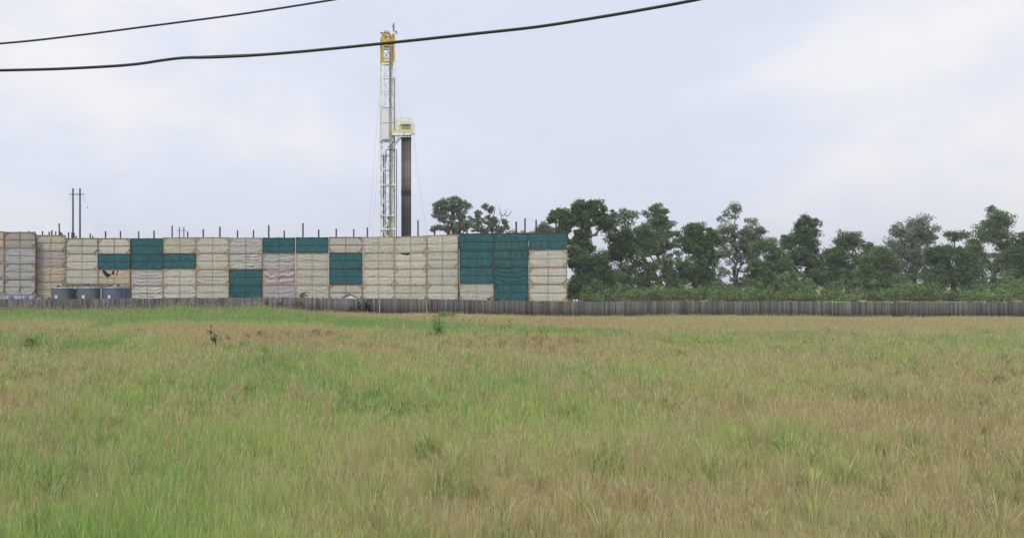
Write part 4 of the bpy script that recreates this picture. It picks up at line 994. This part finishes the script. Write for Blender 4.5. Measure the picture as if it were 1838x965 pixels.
# ------------------------------------------------------------------ shrubs, vines and weeds
def bush(name, px, py, d, rx, rz, n_c, per, size, pal, label, cat, seed, group=None, stems=True, stem_mat='weed_stem', cr=0.12, dep=0.25, upright=False):
    rs = np.random.RandomState(seed); c0 = np.array(P(px, py, d)); r = rx / FPX * d; rzz = rz / FPX * d
    u = rs.uniform(-1, 1, (n_c, 3)); u[:, 0] *= np.sqrt(np.clip(1 - u[:, 2] ** 2 * 0.6, 0, 1))
    cs = c0 + u * np.array([r, dep, rzz]); gz = float(ground_z(c0[0], d))
    root = empty(name, (c0[0], d, gz)); tag(root, label, cat, group)
    m = MB()
    for c in cs[:max(3, n_c // 2)]:
        foot = (c0[0] + (c[0] - c0[0]) * 0.3, d + (c[1] - d) * 0.3, gz - 0.03)
        m.tube([foot, ((foot[0] + c[0]) / 2 + rs.normal(0, .04), (foot[1] + c[1]) / 2, (foot[2] + c[2]) / 2), tuple(c)], [0.02, 0.015, 0.008], 4, False)
    m.build('stem', M[stem_mat], root)
    leaves_mesh('leaves', cs, np.full(len(cs), cr), per, size, pal, root, rs, flat=1.3 if upright else 0.8, off=np.array(root.location))
    return root
VD = 91.55
GV = 'creepers and shoots on the picket fence'
DV = [(0.035, 0.055, 0.025), (0.06, 0.085, 0.035)]
bush('climbing_vine', 478, 543, VD, 4, 5, 16, 22, 0.05, DV, 'small dark creeper high on the fence below the green wall panels', 'vine', 61, GV, dep=0.08)
bush('climbing_vine', 505, 550, VD, 5, 7, 16, 20, 0.05, DV, 'faint creeper on the fence below the lilac wall panel', 'vine', 62, GV, dep=0.08)
bush('climbing_vine', 533, 550, VD, 12, 9, 30, 14, 0.05, DV, 'wide thin creeper on the fence below the yellow green shoot', 'vine', 63, GV, dep=0.08)
bush('climbing_vine', 645, 551, VD, 3.5, 10, 26, 24, 0.05, [(0.02, 0.03, 0.016), (0.04, 0.05, 0.025)], 'upright dark vine on the fence left of the slim pale post', 'vine', 64, GV, dep=0.08)
bush('climbing_vine', 660, 549, VD, 4.5, 9, 34, 26, 0.055, [(0.018, 0.028, 0.014), (0.038, 0.048, 0.022)], 'darkest tangled vine on the fence nearest the slim pale post', 'vine', 65, GV, dep=0.1)
bush('climbing_vine', 630, 554, VD, 3, 6, 12, 18, 0.05, DV, 'low dark vine on the fence beneath the white gable', 'vine', 66, GV, dep=0.08)
bush('shrub', 545, 530, 94, 7, 4.5, 22, 30, 0.06, [(0.13, 0.19, 0.055), (0.2, 0.26, 0.09)], 'yellow green shoot poking above the fence in front of the beige panel', 'shrub', 67, GV, cr=0.16)
bush('shrub', 885, 536.5, 94, 10, 3.5, 24, 30, 0.06, [(0.10, 0.15, 0.05), (0.15, 0.2, 0.07)], 'olive shoot poking above the fence at the foot of the green panels', 'shrub', 68, GV, cr=0.16)
bush('shrub', 424, 531, 94, 6, 3, 10, 18, 0.05, [(0.04, 0.09, 0.04), (0.07, 0.12, 0.05)], 'faint green shoot above the fence against the lowest green panel', 'shrub', 69, GV, cr=0.14)
bush('shrub', 592, 560, 90.5, 9, 5, 34, 22, 0.05, [(0.13, 0.16, 0.07), (0.19, 0.2, 0.1)], 'pale olive weed bush at the foot of the fence left of the white gable', 'shrub', 70, GV, cr=0.13)
GW = 'weeds standing in the field'
bush('bush', 803, 566, 82, 15, 5, 46, 22, 0.06, [(0.15, 0.24, 0.07), (0.24, 0.35, 0.11)], 'low rounded bright green bush close to the fence right of the tan post', 'bush', 71, GW, cr=0.22, dep=0.9)
bush('tall_weed', 786.5, 582, 52, 10, 17, 50, 11, 0.038, [(0.16, 0.28, 0.09), (0.24, 0.38, 0.12)], 'tall upright leafy green weed in mid field below the low green bush', 'weed', 72, GW, cr=0.13, dep=0.22)
bush('tall_weed', 56, 619, 42.5, 10, 11, 34, 20, 0.04, [(0.08, 0.15, 0.05), (0.13, 0.21, 0.07)], 'dark leafy weed in the grass near the left edge', 'weed', 73, GW, cr=0.09, dep=0.25)
bush('bush', 188, 591, 66, 26, 4, 60, 40, 0.055, [(0.08, 0.15, 0.04), (0.12, 0.20, 0.06)], 'low dark green mound of foliage in the field below the tanks', 'bush', 74, GW, cr=0.22, dep=1.2)
bush('flowering_patch', 985, 570.5, 86, 14, 1.2, 50, 14, 0.05, [(0.42, 0.45, 0.38), (0.55, 0.56, 0.5)], 'patch of whitish flowers close to the fence on the right', 'flowers', 75, GW, cr=0.12, dep=0.6)
bush('flowering_patch', 760, 565.8, 88, 18, 0.8, 50, 12, 0.05, [(0.42, 0.45, 0.38), (0.55, 0.56, 0.5)], 'thin line of whitish flowers by the fence left of the low green bush', 'flowers', 76, GW, cr=0.1, dep=0.3)
bush('low_weed', 650, 568.6, 86, 12, 1.6, 26, 14, 0.05, DV, 'row of low dark weeds in dry grass below the darkest vine', 'weed', 77, GW, cr=0.1, dep=0.3)
bush('leafy_weed', 700, 567.5, 86, 22, 1.8, 50, 14, 0.05, [(0.09, 0.13, 0.05), (0.14, 0.18, 0.07)], 'spread of low green weeds below the slim pale post', 'weed', 78, GW, cr=0.12, dep=0.4)

def dead_weed(px, base_py, top_py, lean, seed, label, leafy=True, d=None, mat='dead_stem', head=True):
    d = d or EYE * FPX / (base_py - HZ); rs = np.random.RandomState(seed)
    b = P(px, HZ, d); gz = float(ground_z(b.x, d)); root = empty('dead_weed', (b.x, d, gz)); tag(root, label, 'weed', GW)
    top = P(px + lean, top_py, d); m = MB()
    mid = Vector(((b.x + top.x) / 2 + rs.uniform(-.04, .04), d, (gz + top.z) / 2))
    m.tube([(b.x, d, gz - 0.03), mid, top], [0.022, 0.018, 0.01], 5)
    for k in range(4):
        t = rs.uniform(0.45, 0.9); p = Vector((b.x, d, gz)).lerp(top, t); m.tube([p, p + Vector((rs.uniform(-.22, .22), rs.uniform(-.15, .15), rs.uniform(0.08, .28)))], [0.012, 0.007], 4)
    m.build('stem', M[mat], root)
    if leafy:
        n = 14; ts = rs.uniform(0.5, 1.0, n); cs = np.array([list(Vector((b.x, d, gz)).lerp(top, t)) for t in ts]) + rs.normal(0, 0.05, (n, 3))
        leaves_mesh('leaves', cs, np.full(n, 0.08), 9, 0.035, [(0.05, 0.07, 0.04), (0.08, 0.11, 0.05)], root, rs, off=np.array(root.location))
dead_weed(385, 633, 592, -8, 1, 'dark withered weed leaning left, left one of the pair at bottom centre left')
dead_weed(388, 634, 592, -3, 2, 'dark upright withered weed, right one of the pair at bottom centre left')
dead_weed(387.5, 636, 610, 0, 3, 'short bare brown stalk at the foot of the withered pair', False)
dead_weed(392.5, 622, 606, 1, 4, 'thin bent bare stalk just right of the withered pair', False)
dead_weed(410.5, 622, 603, 0, 5, 'withered weed with drooping top standing apart right of the pair', True)
dead_weed(378.6, 598, 582, 0, 6, 'single thin dark stalk in dry grass above the withered pair', False)
dead_weed(236, 584, 575, 0, 7, 'small dark stalk in the green grass right of the tanks', False)
dead_weed(504, 604, 595, 0, 8, 'small thin stalk in the dry grass at mid field', False)
dead_weed(527, 612, 603, 1, 9, 'reddish brown low stalk in the dry grass right of the thin stalk', True)
# dock seed heads in the dry strip
rs = np.random.RandomState(77); first = None
dock_px = [761, 766.5, 805, 806.5, 812, 818.5, 820, 829, 829.8, 841, 843.5, 846, 851, 860, 861.5, 870.5, 871.3, 914, 917, 965, 970, 712, 736, 745]
for k, px in enumerate(dock_px):
    d = 69 + rs.uniform(-3, 3); b = P(px, HZ, d); gz = float(ground_z(b.x, d))
    if first is None:
        root = empty('dock_plant', (b.x, d, gz)); m = MB()
        m.tube([(b.x, d, gz - 0.05), (b.x + 0.02, d, gz + 0.55)], 0.012, 5); m.build('stem', M['weed_stem'], root)
        m = MB(); r2 = random.Random(2)
        for j in range(26):
            z = gz + 0.45 + r2.random() * 0.5; x = b.x + r2.uniform(-.05, .05); y = d + r2.uniform(-.05, .05); m.tube([(x, y, z), (x + r2.uniform(-.03, .03), y, z + 0.08)], [0.03, 0.012], 5)
        m.build('seed_head', M['dock'], root); first = root
    else:
        root = first.copy(); col.objects.link(root); root.location = (b.x, d, gz)
        for ch in list(first.children):
            c = ch.copy(); col.objects.link(c); c.parent = root
    s = rs.uniform(0.5, 0.75); root.scale = (s, s, s); root.rotation_euler = (0, 0, rs.uniform(0, 6))
    tag(root, 'rusty red dock seed stalk in the dry grass strip before the fence', 'dock plant', 'dock stalks in the dry strip')

# ------------------------------------------------------------------ the summer air
HZD = 0.00032
hb = MB().box((0, 900, 45 - 2), (3400, 3000, 94))
hm = bpy.data.materials.new('air'); hm.use_nodes = True; t = hm.node_tree; t.nodes.clear()
ho = t.nodes.new('ShaderNodeOutputMaterial'); pv = t.nodes.new('ShaderNodeVolumePrincipled')
pv.inputs['Color'].default_value = (0.86, 0.9, 1.0, 1); pv.inputs['Density'].default_value = HZD; pv.inputs['Anisotropy'].default_value = 0.0
t.links.new(pv.outputs[0], ho.inputs['Volume'])
h = hb.build('haze', hm); tag(h, kind='stuff')
